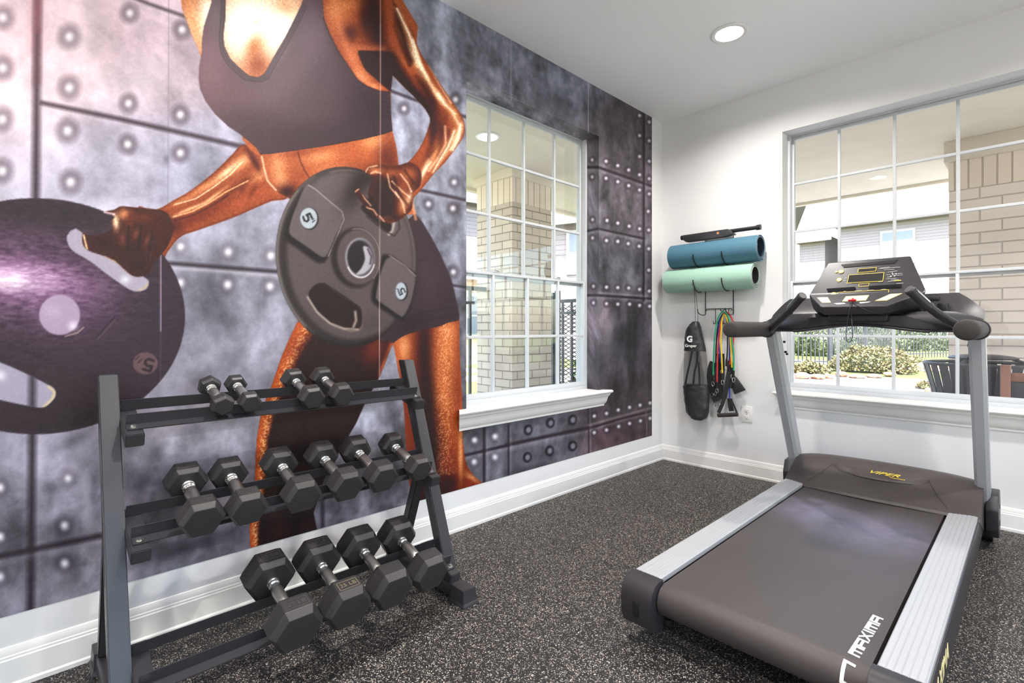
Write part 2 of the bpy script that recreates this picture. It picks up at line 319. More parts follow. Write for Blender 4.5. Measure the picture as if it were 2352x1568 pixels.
# ---- windows: double hung, muntins, panes, moulded sill ----
def window(name, axis, a0, a1, z0, z1, ncol, horn=.045):
    # axis 'L': plane x = -d, running along y; 'R': plane y = +d, running along x
    def B(mb, u0, u1, d0, d1, w0, w1, bev=.0015):
        if axis == 'L': mb.box(-d1, -d0, u0, u1, w0, w1, bev)
        else: mb.box(u0, u1, d0, d1, w0, w1, bev)
    f = MB(); fw = .016
    B(f, a0, a0+fw, .10, .185, z0+.02, z1); B(f, a1-fw, a1, .10, .185, z0+.02, z1); B(f, a0+fw-.001, a1-fw+.001, .128, .184, z1-.008, z1); B(f, a0+fw, a1-fw, .10, .185, z0+.02, z0+.045)
    wo = thing(name, f, m_win, kind='structure')
    zm = 1.372; i0, i1 = a0+fw, a1-fw
    cols = [a0+.005+(a1-a0-.01)*k/ncol for k in range(1, ncol)]
    def sash(nm, zb, zt, d, rows):
        m_ = MB(); w = .022
        B(m_, i0, i0+w*.7, d, d+.028, zb, zt); B(m_, i1-w*.7, i1, d, d+.028, zb, zt); B(m_, i0, i1, d+.001, d+.027, zt-.016, zt); B(m_, i0, i1, d-.001, d+.029, zb, zb+.03)
        s_ = part(nm, m_, m_win, wo)
        g = MB()
        for c in cols: B(g, c-.008, c+.008, d+.002, d+.022, zb+.02, zt-.01, .001)
        for r_ in rows: B(g, i0+.01, i1-.01, d+.0035, d+.0205, r_-.008, r_+.008, .001)
        part('muntin_grid', g, m_win, wo)
        p = MB(); B(p, i0+.01, i1-.01, d+.010, d+.014, zb+.02, zt-.01, 0); part('glass_pane', p, m_glass, wo, smooth=False)
    sash('upper_sash', zm-.012, z1-.009, .142, (2.068, 1.735)); sash('lower_sash', z0+.045, zm+.018, .108, (1.01,))
    l = MB()
    for c in (a0+(a1-a0)*.27, a0+(a1-a0)*.74): B(l, c-.03, c+.03, .106, .132, zm+.018, zm+.028, .003); B(l, c-.008, c+.022, .10, .12, zm+.028, zm+.036, .003)
    part('sash_lock', l, m_win, wo)
    # sill board and crown moulding under it
    e = .085; s_ = MB()
    pr = [(.105, .632), (-.05, .632), (-.058, .628), (-.060, .620), (-.056, .612), (-.048, .609), (-.042, .600), (-.040, .594), (-.036, .590), (-.030, .580), (-.027, .566), (-.022, .548), (-.014, .536), (-.009, .532), (-.009, .520), (0, .518), (0, .6098), (.105, .6098)]
    def sec(u, sh): 
        out = []
        for d, z in pr:
            uu = u+sh*(max(-d, 0)) if z < .633 else u
            out.append((-d, uu, z) if axis == 'L' else (uu, d, z))
        return out
    # board only as wide as the opening behind the wall face: two lofts
    B(s_, a0+.001, a1-.001, -.02, .104, .6105, .632, 0)
    pr2 = [p for p in pr if p[0] <= 0] ; pr = [(0, .632)]+pr2
    s_.loft([sec(a0-horn, -.75), sec(a1+horn, .75)])
    part('window_sill', s_, m_trim, wo, ang=25)
    return wo
window('window_1', 'L', WL[0], WL[1], WL[2], WL[3], 4)
window('window_2', 'R', WR[0], WR[1], WR[2], WR[3], 6, .0)

f = MB(); f.box(RX+.1, RX+.16, WS[0], WS[0]+.03, WS[2], WS[3]); f.box(RX+.1, RX+.16, WS[1]-.03, WS[1], WS[2], WS[3]); f.box(RX+.1, RX+.16, WS[0], WS[1], WS[3]-.03, WS[3]); f.box(RX+.1, RX+.16, WS[0], WS[1], WS[2], WS[2]+.03); f.box(RX+.11, RX+.15, WS[0], WS[1], 1.36, 1.39)  # frame and pane of the added window, there for fill daylight
w3 = thing('added_fill_window', f, m_win, kind='structure'); f = MB(); f.box(RX+.128, RX+.132, WS[0]+.02, WS[1]-.02, WS[2]+.02, WS[3]-.02); part('glass_pane', f, m_glass, w3, smooth=False)
# ---- ceiling downlights ----
def emis(name, rgb, s):
    m = bpy.data.materials.new(name); m.use_nodes = True; b = m.node_tree.nodes['Principled BSDF']; b.inputs['Base Color'].default_value = col4(rgb)
    b.inputs['Emission Color'].default_value = col4(rgb); b.inputs['Emission Strength'].default_value = s; return m
m_emit = emis('lamp_diffuser', (255, 244, 228), 6.0)
for i, (x, y) in enumerate(LAMP_SPOTS):
    r_ = root('ceiling_light', (x, y, CH), 'round recessed white downlight glowing in the ceiling' if i == 0 else 'added recessed downlight in the ceiling, unseen', 'light', None if i == 0 else 'added unseen downlights')
    mb = MB(); mb.lathe([(.100, -.001), (.100, -.004), (.092, -.008), (.074, -.005), (.060, .010), (.053, .028), (.0525, .028), (.070, -.001), (.100, -.001)], Matrix.Translation((x, y, CH)), cap=False); part('trim_ring', mb, m_trim, r_)
    mb = MB(); mb.lathe([(.056, .031), (.056, .035)], Matrix.Translation((x, y, CH))); part('lamp_diffuser', mb, m_emit, r_)
for o in bpy.data.objects:
    if o.type == 'LIGHT' and o.data.type == 'AREA': o.location.z = CH+.022

# ================= mural =================
# ---- the printed wall mural, painted in numpy onto the vertices of the wallpaper sheet ----
class Painter:
    def __init__(s, X, Y, U, V):
        s.X, s.Y, s.U, s.V = X, Y, U, V              # picture coordinates of the print, metres on the wall
        s.C = np.zeros((len(X), 3)); s.C[:] = (.6, .6, .65)
    def sel(s, x0, y0, x1, y1):
        return np.nonzero((s.X > x0) & (s.X < x1) & (s.Y > y0) & (s.Y < y1))[0]
    def mix(s, idx, a, col):
        if len(idx) == 0: return
        a = np.asarray(a)[:, None]
        s.C[idx] = s.C[idx]*(1-a) + np.asarray(col)/255.0*a
    def smooth(s, pts, n=5):
        p = np.array(pts, float); out = []
        N = len(p)
        for i in range(N):
            p0, p1, p2, p3 = p[i-1], p[i], p[(i+1) % N], p[(i+2) % N]
            for k in range(n):
                t = k/n
                out.append(.5*((2*p1)+(-p0+p2)*t+(2*p0-5*p1+4*p2-p3)*t*t+(-p0+3*p1-3*p2+p3)*t**3))
        return np.array(out)
    def sdf(s, pts, pad=3):
        p = np.array(pts, float)
        idx = s.sel(p[:, 0].min()-pad, p[:, 1].min()-pad, p[:, 0].max()+pad, p[:, 1].max()+pad)
        x, y = s.X[idx], s.Y[idx]
        ins = np.zeros(len(idx), bool); d = np.full(len(idx), 1e9)
        for i in range(len(p)):
            ax, ay = p[i-1]; bx, by = p[i]
            c = (ay > y) != (by > y)
            with np.errstate(divide='ignore', invalid='ignore'):
                ins ^= c & (x < (bx-ax)*(y-ay)/(by-ay if by != ay else 1e-9)+ax)
            dx, dy = bx-ax, by-ay; L2 = dx*dx+dy*dy+1e-9
            t = np.clip(((x-ax)*dx+(y-ay)*dy)/L2, 0, 1)
            d = np.minimum(d, (x-ax-t*dx)**2+(y-ay-t*dy)**2)
        d = np.sqrt(d); return idx, np.where(ins, d, -d)
    def shape(s, pts, col, soft=1.2, sm=True, a=1.0, n=5, pad=None):
        if sm: pts = s.smooth(pts, n)
        idx, d = s.sdf(pts, pad if pad else soft*2+2)
        m = np.clip(d/soft*.5+.5, 0, 1)
        s.mix(idx, m*a, col)
        full = np.zeros(len(s.X), np.float32); full[idx] = m
        dist = np.full(len(s.X), -99, np.float32); dist[idx] = d
        return full, dist
    def blob(s, cx, cy, rx, ry, ang, col, a=1., m=None, p=2.):
        R = max(rx, ry)*1.9
        idx = s.sel(cx-R, cy-R, cx+R, cy+R)
        if not len(idx): return
        t = math.radians(ang); x, y = s.X[idx]-cx, s.Y[idx]-cy
        u = (x*math.cos(t)+y*math.sin(t))/rx; v = (-x*math.sin(t)+y*math.cos(t))/ry
        r = np.sqrt(u*u+v*v)
        w = np.exp(-r**p*1.2)*a
        if m is not None: w = w*m[idx]
        s.mix(idx, w, col)
    def disc(s, cx, cy, rx, ry, ang, col, a=1., m=None, soft=1.3):
        R = max(rx, ry)+4+(soft or 1)*2
        idx = s.sel(cx-R, cy-R, cx+R, cy+R)
        t = math.radians(ang); x, y = s.X[idx]-cx, s.Y[idx]-cy
        u = (x*math.cos(t)+y*math.sin(t))/rx; v = (-x*math.sin(t)+y*math.cos(t))/ry
        r = (1-np.sqrt(u*u+v*v))*min(rx, ry)
        w = np.clip(r/soft*.5+.5, 0, 1)*a
        if m is not None: w = w*m[idx]
        s.mix(idx, w, col)
    def line(s, pts, w, col, a=1., m=None, soft=None, w2=None):
        soft = soft if soft else max(1.0, w*.4); w2 = w if w2 is None else w2
        p = np.array(pts, float); pad = max(w, w2)+soft+2
        idx = s.sel(p[:, 0].min()-pad, p[:, 1].min()-pad, p[:, 0].max()+pad, p[:, 1].max()+pad)
        if not len(idx): return
        x, y = s.X[idx], s.Y[idx]; best = np.full(len(idx), -1e9)
        n = len(p)-1
        for i in range(n):
            ax, ay = p[i]; bx, by = p[i+1]
            dx, dy = bx-ax, by-ay; t = np.clip(((x-ax)*dx+(y-ay)*dy)/(dx*dx+dy*dy+1e-9), 0, 1)
            d = np.hypot(x-ax-t*dx, y-ay-t*dy)
            ww = w+(w2-w)*(i+t)/n
            best = np.maximum(best, ww*.5-d)
        al = np.clip(best/soft*.5+.5, 0, 1)*a
        al = al*al*(3-2*al) if a == 1 else al
        if m is not None: al = al*m[idx]
        s.mix(idx, al, col)

def vnoise(u, v, seed, oct=4, f=1.0):
    rs = np.random.RandomState(seed); g = rs.rand(256, 256); tot = 0; amp = 1; nrm = 0
    for o in range(oct):
        x, y = u*f+17.3*o, v*f+9.1*o
        xi, yi = np.floor(x).astype(int), np.floor(y).astype(int); xf, yf = x-xi, y-yi
        xf, yf = xf*xf*(3-2*xf), yf*yf*(3-2*yf)
        a, b = g[xi & 255, yi & 255], g[(xi+1) & 255, yi & 255]
        c, d = g[xi & 255, (yi+1) & 255], g[(xi+1) & 255, (yi+1) & 255]
        tot = tot+amp*((a*(1-xf)+b*xf)*(1-yf)+(c*(1-xf)+d*xf)*yf); nrm += amp; amp *= .55; f *= 2.1
    return tot/nrm

def digit5(P, cx, cy, h, ang, col, w, a=1., sx=1., m=None):
    g = [(.32, -.5), (-.28, -.5), (-.32, -.06), (0, -.14), (.3, 0), (.34, .24), (.1, .47), (-.34, .42)]
    t = math.radians(ang)
    P.line([(cx+sx*h*(x*math.cos(t)-y*math.sin(t)), cy+h*(x*math.sin(t)+y*math.cos(t))) for x, y in g], w, col, a, m, 1.2)

def paint_mural(X, Y, U, V):
    P = Painter(X, Y, U, V)
    # ---------- riveted steel background ----------
    base = [((-250, 0), (206, 190, 200)), ((150, 120), (214, 198, 208)), ((380, 120), (196, 180, 192)), ((-100, 600), (188, 186, 202)),
            ((250, 400), (184, 181, 198)), ((450, 400), (170, 169, 188)), ((520, 700), (150, 149, 163)), ((100, 1100), (160, 156, 172)),
            ((350, 950), (150, 146, 158)), ((150, 1330), (122, 118, 128)), ((500, 1200), (116, 112, 122)), ((850, 1080), (116, 113, 122)),
            ((870, 900), (150, 150, 164)), ((980, 80), (150, 152, 168)), ((1060, 300), (160, 162, 180)), ((990, 480), (150, 152, 168)),
            ((1200, 160), (140, 141, 156)), ((1300, 200), (124, 125, 140)), ((1420, 300), (98, 92, 98)), ((1430, 470), (104, 98, 106)),
            ((1360, 480), (140, 134, 146)), ((1430, 620), (98, 96, 104)), ((1360, 750), (132, 122, 132)), ((1430, 800), (82, 80, 88)), ((1430, 930), (90, 82, 88)),
            ((1430, 1010), (92, 74, 80)), ((1250, 1020), (100, 99, 108)), ((1120, 1050), (104, 103, 112)), ((0, 1250), (132, 128, 140))]
    wsum = np.zeros(len(X)); acc = np.zeros((len(X), 3))
    for (bx, by), c in base:
        w = 1/(((X-bx)**2+(Y-by)**2)/60.0**2+.35)**2
        wsum += w; acc += w[:, None]*np.array(c)/255
    P.C = acc/wsum[:, None]
    n1 = vnoise(U, V, 3, 5, 5.0); n2 = vnoise(U*1.0, V*.45, 5, 4, 11.0); n3 = vnoise(U+V*.5, V-U*.5, 9, 4, 26.0)
    con = np.clip((X-150)/900, 0, 1)*.16+.13+.20*np.clip((Y-900)/400, 0, 1)*(X < 1000)
    con = np.where(X > 1345, .30, con)
    f = 1+((n1-.5)*1.5+(n2-.5)*1.3+(n3-.5)*.55)*con*2.0
    P.C *= f[:, None]
    # dark scuffs
    for (sx, sy, a, b, g, al) in [(250, 560, 40, 16, 60, .12), (470, 150, 30, 60, 10, .1), (330, 430, 26, 50, 70, .16), (300, 350, 16, 12, 0, .2), (382, 365, 9, 14, 0, .35),
            (480, 700, 30, 45, 20, .28), (520, 730, 26, 30, 0, .3), (420, 760, 20, 40, 40, .18), (600, 700, 18, 40, 0, .14), (460, 870, 60, 16, -38, .2), (540, 830, 16, 60, 35, .15),
            (120, 1120, 30, 22, 0, .45), (170, 1010, 60, 18, -30, .35), (140, 1210, 26, 20, 0, .35), (150, 1290, 36, 20, 0, .35), (330, 1100, 20, 60, 15, .3), (360, 1040, 22, 30, 0, .4),
            (420, 1260, 90, 18, -20, .5), (480, 1240, 20, 30, 0, .45), (300, 1020, 30, 22, 0, .3), (870, 960, 12, 26, 10, .3), (1010, 640, 12, 60, 20, .2), (1000, 560, 14, 30, 25, .2),
            (1080, 120, 10, 14, 0, .25), (1130, 185, 10, 12, 0, .25), (1225, 150, 12, 16, 0, .25), (1290, 230, 40, 16, 30, .14), (1300, 280, 30, 10, 20, .14),
            (1440, 750, 30, 70, 5, .3), (1420, 880, 60, 20, -10, .3), (1385, 820, 20, 60, 0, .3), (1380, 225, 8, 10, 0, .3), (1400, 300, 30, 50, 0, .15), (1290, 968, 10, 8, 0, .4), (1180, 1000, 10, 8, 0, .3)]:
        P.blob(sx, sy, a, b, g, (52, 48, 56), al)
    for (sx, sy, a, b, g, al) in [(170, 90, 60, 90, 0, .22), (330, 180, 90, 50, 0, .28), (60, 30, 50, 50, 0, .2), (560, 640, 60, 14, -50, .22), (470, 930, 70, 14, -38, .25), (500, 800, 40, 12, -40, .25),
            (360, 590, 60, 30, 0, .15), (1040, 350, 20, 60, 10, .2), (1100, 150, 30, 14, 20, .14), (1240, 1060, 60, 10, -5, .14), (1420, 600, 30, 30, 0, .16), (1400, 760, 14, 40, 10, .2), (200, 1150, 14, 60, 0, .3)]:
        P.blob(sx, sy, a, b, g, (226, 222, 238), al)
    D = (48, 36, 46)
    def seam(pts, w, a=.95, hl=True, soft=None):
        if hl: P.line([(x+w*.9, y+w*.9) for x, y in pts], w*1.1, (222, 216, 230), .28, None, w)
        P.line(pts, w, D, a, None, soft or w*.55)
    P.line([(86, -60), (84, 110)], 30, (168, 92, 98), .35, None, 16)
    seam([(87, -60), (84, 240), (82, 460), (76, 800), (72, 1240), (70, 1410)], 15, .93)
    P.line([(87, -60), (85, 70)], 13, (150, 90, 96), .7, None, 8)
    P.line([(85, 70), (84, 190)], 13, (96, 62, 72), .5, None, 8)
    seam([(96, 236), (270, 272), (440, 310), (562, 338)], 9, .9)
    seam([(300, -8), (345, 10), (432, 40)], 7, .75)
    seam([(380, 604), (640, 624)], 8, .9); P.line([(380, 612), (640, 634)], 5, (215, 212, 224), .4, None, 5)
    seam([(896, 208), (950, 228), (1068, 268)], 6, .85)
    seam([(950, 433), (1068, 459)], 6, .9)
    seam([(1035, 654), (1070, 660)], 5, .85)
    seam([(-60, 1294), (0, 1277), (74, 1262), (232, 1230), (330, 1208)], 11, .93)
    seam([(740, 1130), (742, 1240)], 8, .8)
    for p_, w in (([(1346, 384), (1374, 384), (1496, 427)], 6), ([(1346, 531), (1374, 525), (1480, 548)], 5), ([(1346, 678), (1374, 678), (1497, 686)], 5),
                 ([(1479, 258), (1478, 690)], 5), ([(1352, 984), (1420, 963), (1497, 944)], 4), ([(1164, 1022), (1250, 1003), (1352, 982)], 7), ([(1060, 1047), (1168, 1022)], 6),
                 ([(1112, 985), (1112, 1112)], 6), ([(1168, 975), (1168, 1095)], 4), ([(1351, 930), (1353, 1046)], 3)):
        seam(p_, w, .95, True, w*.4)
    P.line([(1352, 976), (1497, 936)], 3, (200, 190, 196), .5, None, 3)
    P.line([(1374, 672), (1480, 680)], 3, (190, 186, 194), .5, None, 3)
    P.line([(1484, 945), (1486, 1000)], 2, (180, 170, 176), .5)
    for x in (1174, 1351): P.line([(x, 80 if x < 1200 else 190), (x, 230 if x < 1200 else 305)], 2.0, (186, 188, 200), .7)
    def rivet(x, y, r, br=.9, dark=.7):
        P.disc(x, y, r*1.55, r*1.55*1.1, 0, (62, 50, 60), dark, None, r*.8)
        P.disc(x+r*.06, y+r*.12, r*.85, r*.95, 0, (150, 146, 160), .85, None, r*.4)
        P.blob(x, y, r*.75, r*.8, 0, (246, 242, 250), br)
    for x, y in [(159, 84), (298, 30), (418, 68), (159, 201), (295, 237), (414, 263), (155, 300), (293, 331), (414, 351), (162, 418), (6, 40), (6, 156), (5, 274), (5, 392)]:
        rivet(x, y, 15 if x < 250 else 12, .85, .62)
    for x, y in [(415, 566), (524, 578), (622, 587), (414, 649), (523, 653), (620, 657), (156, 1098), (148, 1206), (148, 1293), (0, 1119), (0, 1232), (0, 1324), (4, 864)]:
        rivet(x, y, 12, .9, .35)
    for x, y in [(1043, 418), (984, 468), (1040, 478), (1041, 624), (928, 249), (1046, 228), (1041, 700)]: rivet(x, y, 8, .75, .7)
    for x, y in [(1213, 987), (1264, 971), (1315, 964), (1211, 1050), (1262, 1035), (1315, 1024)]:
        P.disc(x, y, 10, 12, 10, (34, 30, 38), .95, None, 2); P.disc(x+1, y, 5.5, 7, 10, (150, 148, 160), .9, None, 2)
    for x, y in [(1090, 1010), (1137, 1002), (1089, 1060), (1137, 1049)]: rivet(x, y, 8, .9, .3)
    for x, y in [(1469, 265), (1469, 311), (1469, 359), (1469, 401), (1491, 280), (1491, 323), (1491, 370), (1491, 410), (1392, 370), (1419, 380), (1444, 390), (1392, 409), (1419, 417),
                 (1444, 426), (1469, 436), (1491, 445), (1394, 506), (1419, 512), (1445, 519), (1469, 525), (1490, 528), (1489, 485), (1360, 367), (1360, 406), (1361, 504), (1361, 546), (1393, 552),
                 (1419, 554), (1443, 559), (1468, 565), (1490, 571), (1490, 620), (1491, 668), (1363, 657), (1393, 659), (1419, 660), (1444, 661), (1469, 664), (1363, 695), (1393, 697), (1419, 698),
                 (1446, 698), (1469, 701), (1492, 703), (1493, 925), (1470, 930), (1446, 935), (1420, 941), (1393, 949), (1365, 955), (1493, 960), (1471, 966), (1446, 972), (1421, 979), (1393, 987), (1365, 993)]:
        rivet(x, y, 4.6, .85, .75)
    bg = P.C.copy()
    SK = (176, 98, 56)
    grain = vnoise(U, V, 21, 2, 210.0)
    # ---------- left forearm ----------
    fa = [(558, 332), (534, 354), (502, 386), (464, 418), (429, 443), (400, 459), (365, 479), (340, 479), (318, 476), (340, 520), (372, 590), (385, 578), (404, 553), (423, 539), (456, 528), (537, 499), (585, 478), (623, 462), (662, 450), (640, 380), (600, 350)]
    m, d = P.shape(fa, (168, 92, 54)); SKM = [m.copy()]
    rim = np.clip(1-d/7, 0, 1)*m
    P.mix(np.nonzero(rim > 0)[0], rim[rim > 0]*.35, (84, 34, 18))
    for b in [(560, 370, 40, 14, -42, (232, 170, 122), .85), (520, 395, 44, 9, -40, (250, 214, 180), .85), (470, 430, 40, 9, -30, (226, 160, 112), .8), (420, 460, 34, 7, -24, (208, 140, 96), .8),
              (600, 400, 34, 14, -30, (230, 165, 120), .85), (585, 372, 30, 7, 60, (86, 36, 22), .75), (575, 350, 24, 12, 55, (110, 50, 30), .7), (612, 372, 20, 8, 62, (250, 226, 206), .7),
              (540, 432, 55, 8, -32, (120, 58, 32), .75), (500, 470, 60, 16, -20, (150, 72, 40), .7), (560, 462, 40, 14, -22, (190, 104, 62), .7), (610, 440, 30, 16, -20, (186, 100, 62), .6),
              (450, 500, 50, 14, -22, (132, 60, 38), .7), (400, 520, 24, 22, 0, (100, 48, 34), .8), (440, 478, 50, 4, -22, (244, 200, 160), .8), (490, 452, 38, 4, -36, (244, 196, 150), .75),
              (370, 500, 24, 14, 10, (128, 66, 42), .7), (560, 425, 8, 24, 20, (120, 52, 30), .5), (580, 440, 6, 24, 25, (120, 52, 30), .5), (640, 430, 14, 20, 0, (214, 140, 98), .5)]:
        P.blob(b[0], b[1], b[2], b[3], b[4], b[5], b[6], m)
    P.line([(400, 470), (450, 456), (490, 430), (530, 400), (556, 372)], 2.5, (255, 232, 205), .7, m)
    P.line([(398, 498), (440, 486), (480, 466), (520, 440), (570, 415)], 3, (250, 206, 160), .75, m)
    P.line([(400, 506), (440, 495), (484, 474), (524, 448)], 4, (88, 38, 20), .6, m)
    # ---------- big plate on the left ----------
    ang = np.linspace(0, 2*np.pi, 90, endpoint=False)
    big = [(80+345*math.cos(t), 726+271*math.sin(t)) for t in ang]
    m, d = P.shape(big, (62, 47, 58), 1.5, False)
    for b in [(30, 640, 260, 120, 6, (106, 78, 106), .9), (60, 640, 170, 62, 8, (178, 136, 176), .9), (40, 640, 110, 30, 8, (236, 206, 236), .9), (10, 650, 80, 16, 5, (252, 238, 250), .8),
              (150, 700, 120, 70, 10, (124, 92, 126), .55), (60, 560, 160, 40, 8, (92, 70, 92), .5), (60, 480, 260, 34, 4, (50, 42, 48), .7), (340, 760, 90, 120, 0, (58, 46, 60), .5), (100, 930, 200, 50, 0, (56, 40, 46), .7), (200, 960, 130, 30, -12, (40, 26, 34), .6),
              (340, 560, 60, 60, 0, (56, 44, 52), .5)]:
        P.blob(b[0], b[1], b[2], b[3], b[4], b[5], b[6], m)
    rip = vnoise(U*1.0, V*2.2, 31, 3, 60.0)
    w = m*np.clip(np.exp(-(((X-60)/210)**2+((Y-650)/110)**2)), 0, 1)
    P.C += ((rip-.5)*.34*w+(rip-.5)*.06*m)[:, None]
    P.disc(137, 723, 47, 46, 0, (178, 160, 184), .97, m, 2); P.blob(120, 715, 26, 20, 0, (196, 180, 204), .5, m); P.blob(168, 748, 12, 12, 0, (230, 222, 236), .8, m)
    P.line([(150, 772), (178, 764), (192, 752)], 3, (214, 196, 176), .6, m)
    P.line([(218, 778), (262, 728)], 2, (24, 18, 24), .7, m); P.line([(224, 780), (268, 730)], 1.5, (150, 130, 150), .4, m)
    P.line([(100, 562), (170, 576)], 2, (40, 28, 44), .6, m)
    slot = [(154, 549), (158, 536), (168, 528), (182, 530), (240, 578), (330, 636), (341, 650), (334, 664), (318, 668), (298, 664), (250, 632), (207, 599), (166, 574)]
    m2, d2 = P.shape(slot, (168, 160, 176), 1.3)
    ii = np.nonzero(m2 > .02)[0]; P.C[ii] = P.C[ii]*.6+.4*np.array((.72, .7, .76))
    P.line([(318, 667), (334, 660), (340, 650)], 4, (200, 176, 140), .8, m2); P.blob(288, 642, 12, 10, 0, (225, 220, 232), .8, m2)
    low = [(-60, 815), (0, 832), (60, 858), (104, 880), (122, 890), (128, 902), (124, 916), (100, 935), (62, 931), (0, 918), (-60, 900)]
    m3, d3 = P.shape(low, (172, 166, 184), 1.5)
    P.line([(75, 840), (74, 935)], 15, (60, 50, 60), .9, m3, 8); P.line([(101, 934), (120, 916), (126, 900), (112, 888)], 6, (214, 194, 158), .9, m3); P.blob(0, 862, 14, 12, 0, (226, 222, 232), .9, m3)
    P.disc(334, 834, 28.5, 25.5, 0, (112, 88, 94), .98, m)
    digit5(P, 341, 837, 27, 196, (52, 38, 44), 6, 1, 1.0)
    for q in ((316, 822), (322, 829)): P.line([(q[0]-4, q[1]+3), (q[0]+3, q[1]-4)], 3, (60, 45, 50), .9)
    P.line([(372, 478), (370, 640), (368, 900)], 2, (118, 96, 112), .6, m); P.line([(369, 560), (369, 760)], 2.4, (200, 184, 205), .75, m)
    # ---------- left hand ----------
    hand = [(240, 487), (262, 481), (276, 474), (292, 474), (340, 479), (380, 486), (398, 520), (388, 560), (366, 590), (352, 606), (344, 628), (326, 635), (306, 634), (288, 622), (268, 604), (238, 588), (204, 576), (190, 560), (190, 536), (204, 540), (238, 536), (256, 524), (254, 508), (262, 498)]
    m, d = P.shape(hand, (92, 52, 44)); SKM.append(m.copy())
    for b in [(285, 492, 16, 14, 0, (214, 148, 104), .95), (266, 510, 8, 20, -5, (250, 222, 190), .9), (300, 505, 10, 26, 10, (128, 66, 44), .8), (330, 500, 30, 14, 0, (128, 70, 46), .8), (360, 520, 24, 24, 0, (104, 52, 38), .7),
              (282, 550, 9, 18, 0, (140, 84, 78), .8), (312, 538, 7, 14, 25, (144, 88, 78), .8), (338, 552, 6, 14, 25, (144, 88, 78), .75), (342, 590, 5, 14, 15, (130, 80, 72), .7), (240, 560, 30, 12, 20, (72, 44, 42), .7), (320, 610, 20, 20, 0, (70, 42, 38), .7),
              (300, 575, 22, 22, 0, (76, 44, 40), .6)]:
        P.blob(*b[:7], m)
    for q in [[(192, 540), (200, 572)], [(240, 590), (262, 600), (286, 622), (296, 632)]]: P.line(q, 4, (248, 214, 176), .85, m)
    for q in [[(296, 520), (292, 575)], [(325, 520), (318, 575)], [(350, 530), (340, 600)]]: P.line(q, 4, (52, 28, 26), .65, m)
    P.line([(240, 487), (262, 492)], 4, (235, 215, 225), .8)
    # ---------- torso, midriff, right arm ----------
    torso = [(412, -40), (418, 20), (428, 46), (442, 84), (456, 112), (466, 150), (560, 300), (556, 318), (575, 345), (598, 358), (604, 385), (612, 415), (630, 437), (664, 456), (800, 500), (945, 492), (958, 502), (948, 470), (930, 440), (920, 400), (912, 345), (902, 300), (950, 200), (960, 60), (900, -40)]
    m, d = P.shape(torso, (186, 108, 66), 1.3, False)
    tm = m.copy()
    for b in [(450, 60, 40, 70, -15, (236, 190, 146), .8), (476, 30, 20, 60, 0, (252, 240, 222), .9), (445, 50, 8, 60, -18, (232, 156, 100), .8),
              (600, 60, 110, 110, 0, (250, 236, 214), 1.), (560, 60, 60, 80, 0, (255, 250, 240), .9), (652, 60, 44, 60, 20, (252, 242, 226), .9), (585, 110, 22, 34, 15, (206, 136, 84), .95), (592, 150, 30, 34, 0, (168, 92, 54), .95), (590, 50, 10, 8, 0, (226, 196, 160), .6), (655, 14, 28, 18, 30, (216, 160, 112), .7),
              (640, 380, 20, 40, 0, (222, 160, 118), .75), (650, 420, 16, 30, -25, (238, 180, 140), .6), (690, 400, 26, 40, 0, (160, 86, 54), .7), (660, 440, 26, 20, 0, (70, 30, 22), .9), (700, 350, 60, 8, -8, (140, 72, 44), .5),
              (740, 360, 50, 16, -10, (226, 156, 112), .8), (860, 325, 30, 22, -10, (232, 166, 116), .9), (800, 350, 40, 18, 0, (186, 104, 64), .5), (890, 370, 30, 60, 0, (110, 52, 36), .8), (840, 390, 60, 20, 0, (140, 70, 44), .7), (760, 390, 60, 16, 0, (206, 134, 92), .7)]:
        P.blob(*b[:7], m)
    P.line([(684, 348), (690, 370), (700, 392), (712, 410)], 3, (92, 44, 28), .6, m)
    P.line([(601, 360), (607, 388), (614, 415), (634, 437)], 3.5, (250, 225, 205), .7, m)
    arm = [(735, -40), (744, 41), (757, 77), (776, 115), (799, 150), (821, 182), (843, 198), (872, 209), (897, 210), (899, 190), (902, 174), (918, 190), (942, 214), (962, 234), (977, 252), (986, 268), (987, 281), (974, 319), (958, 348), (936, 373), (905, 381), (860, 379), (845, 384), (838, 394), (845, 420), (900, 500), (916, 506), (930, 495), (945, 480), (950, 455), (960, 444), (974, 427), (1000, 395), (1022, 373), (1044, 344), (1065, 313), (1068, 290), (1060, 265), (1041, 236), (1015, 198), (990, 159), (964, 118), (948, 73), (923, 29), (905, 5), (885, -40)]
    m, d = P.shape(arm, (172, 94, 54), 1.3, True, n=3)
    am = m.copy()
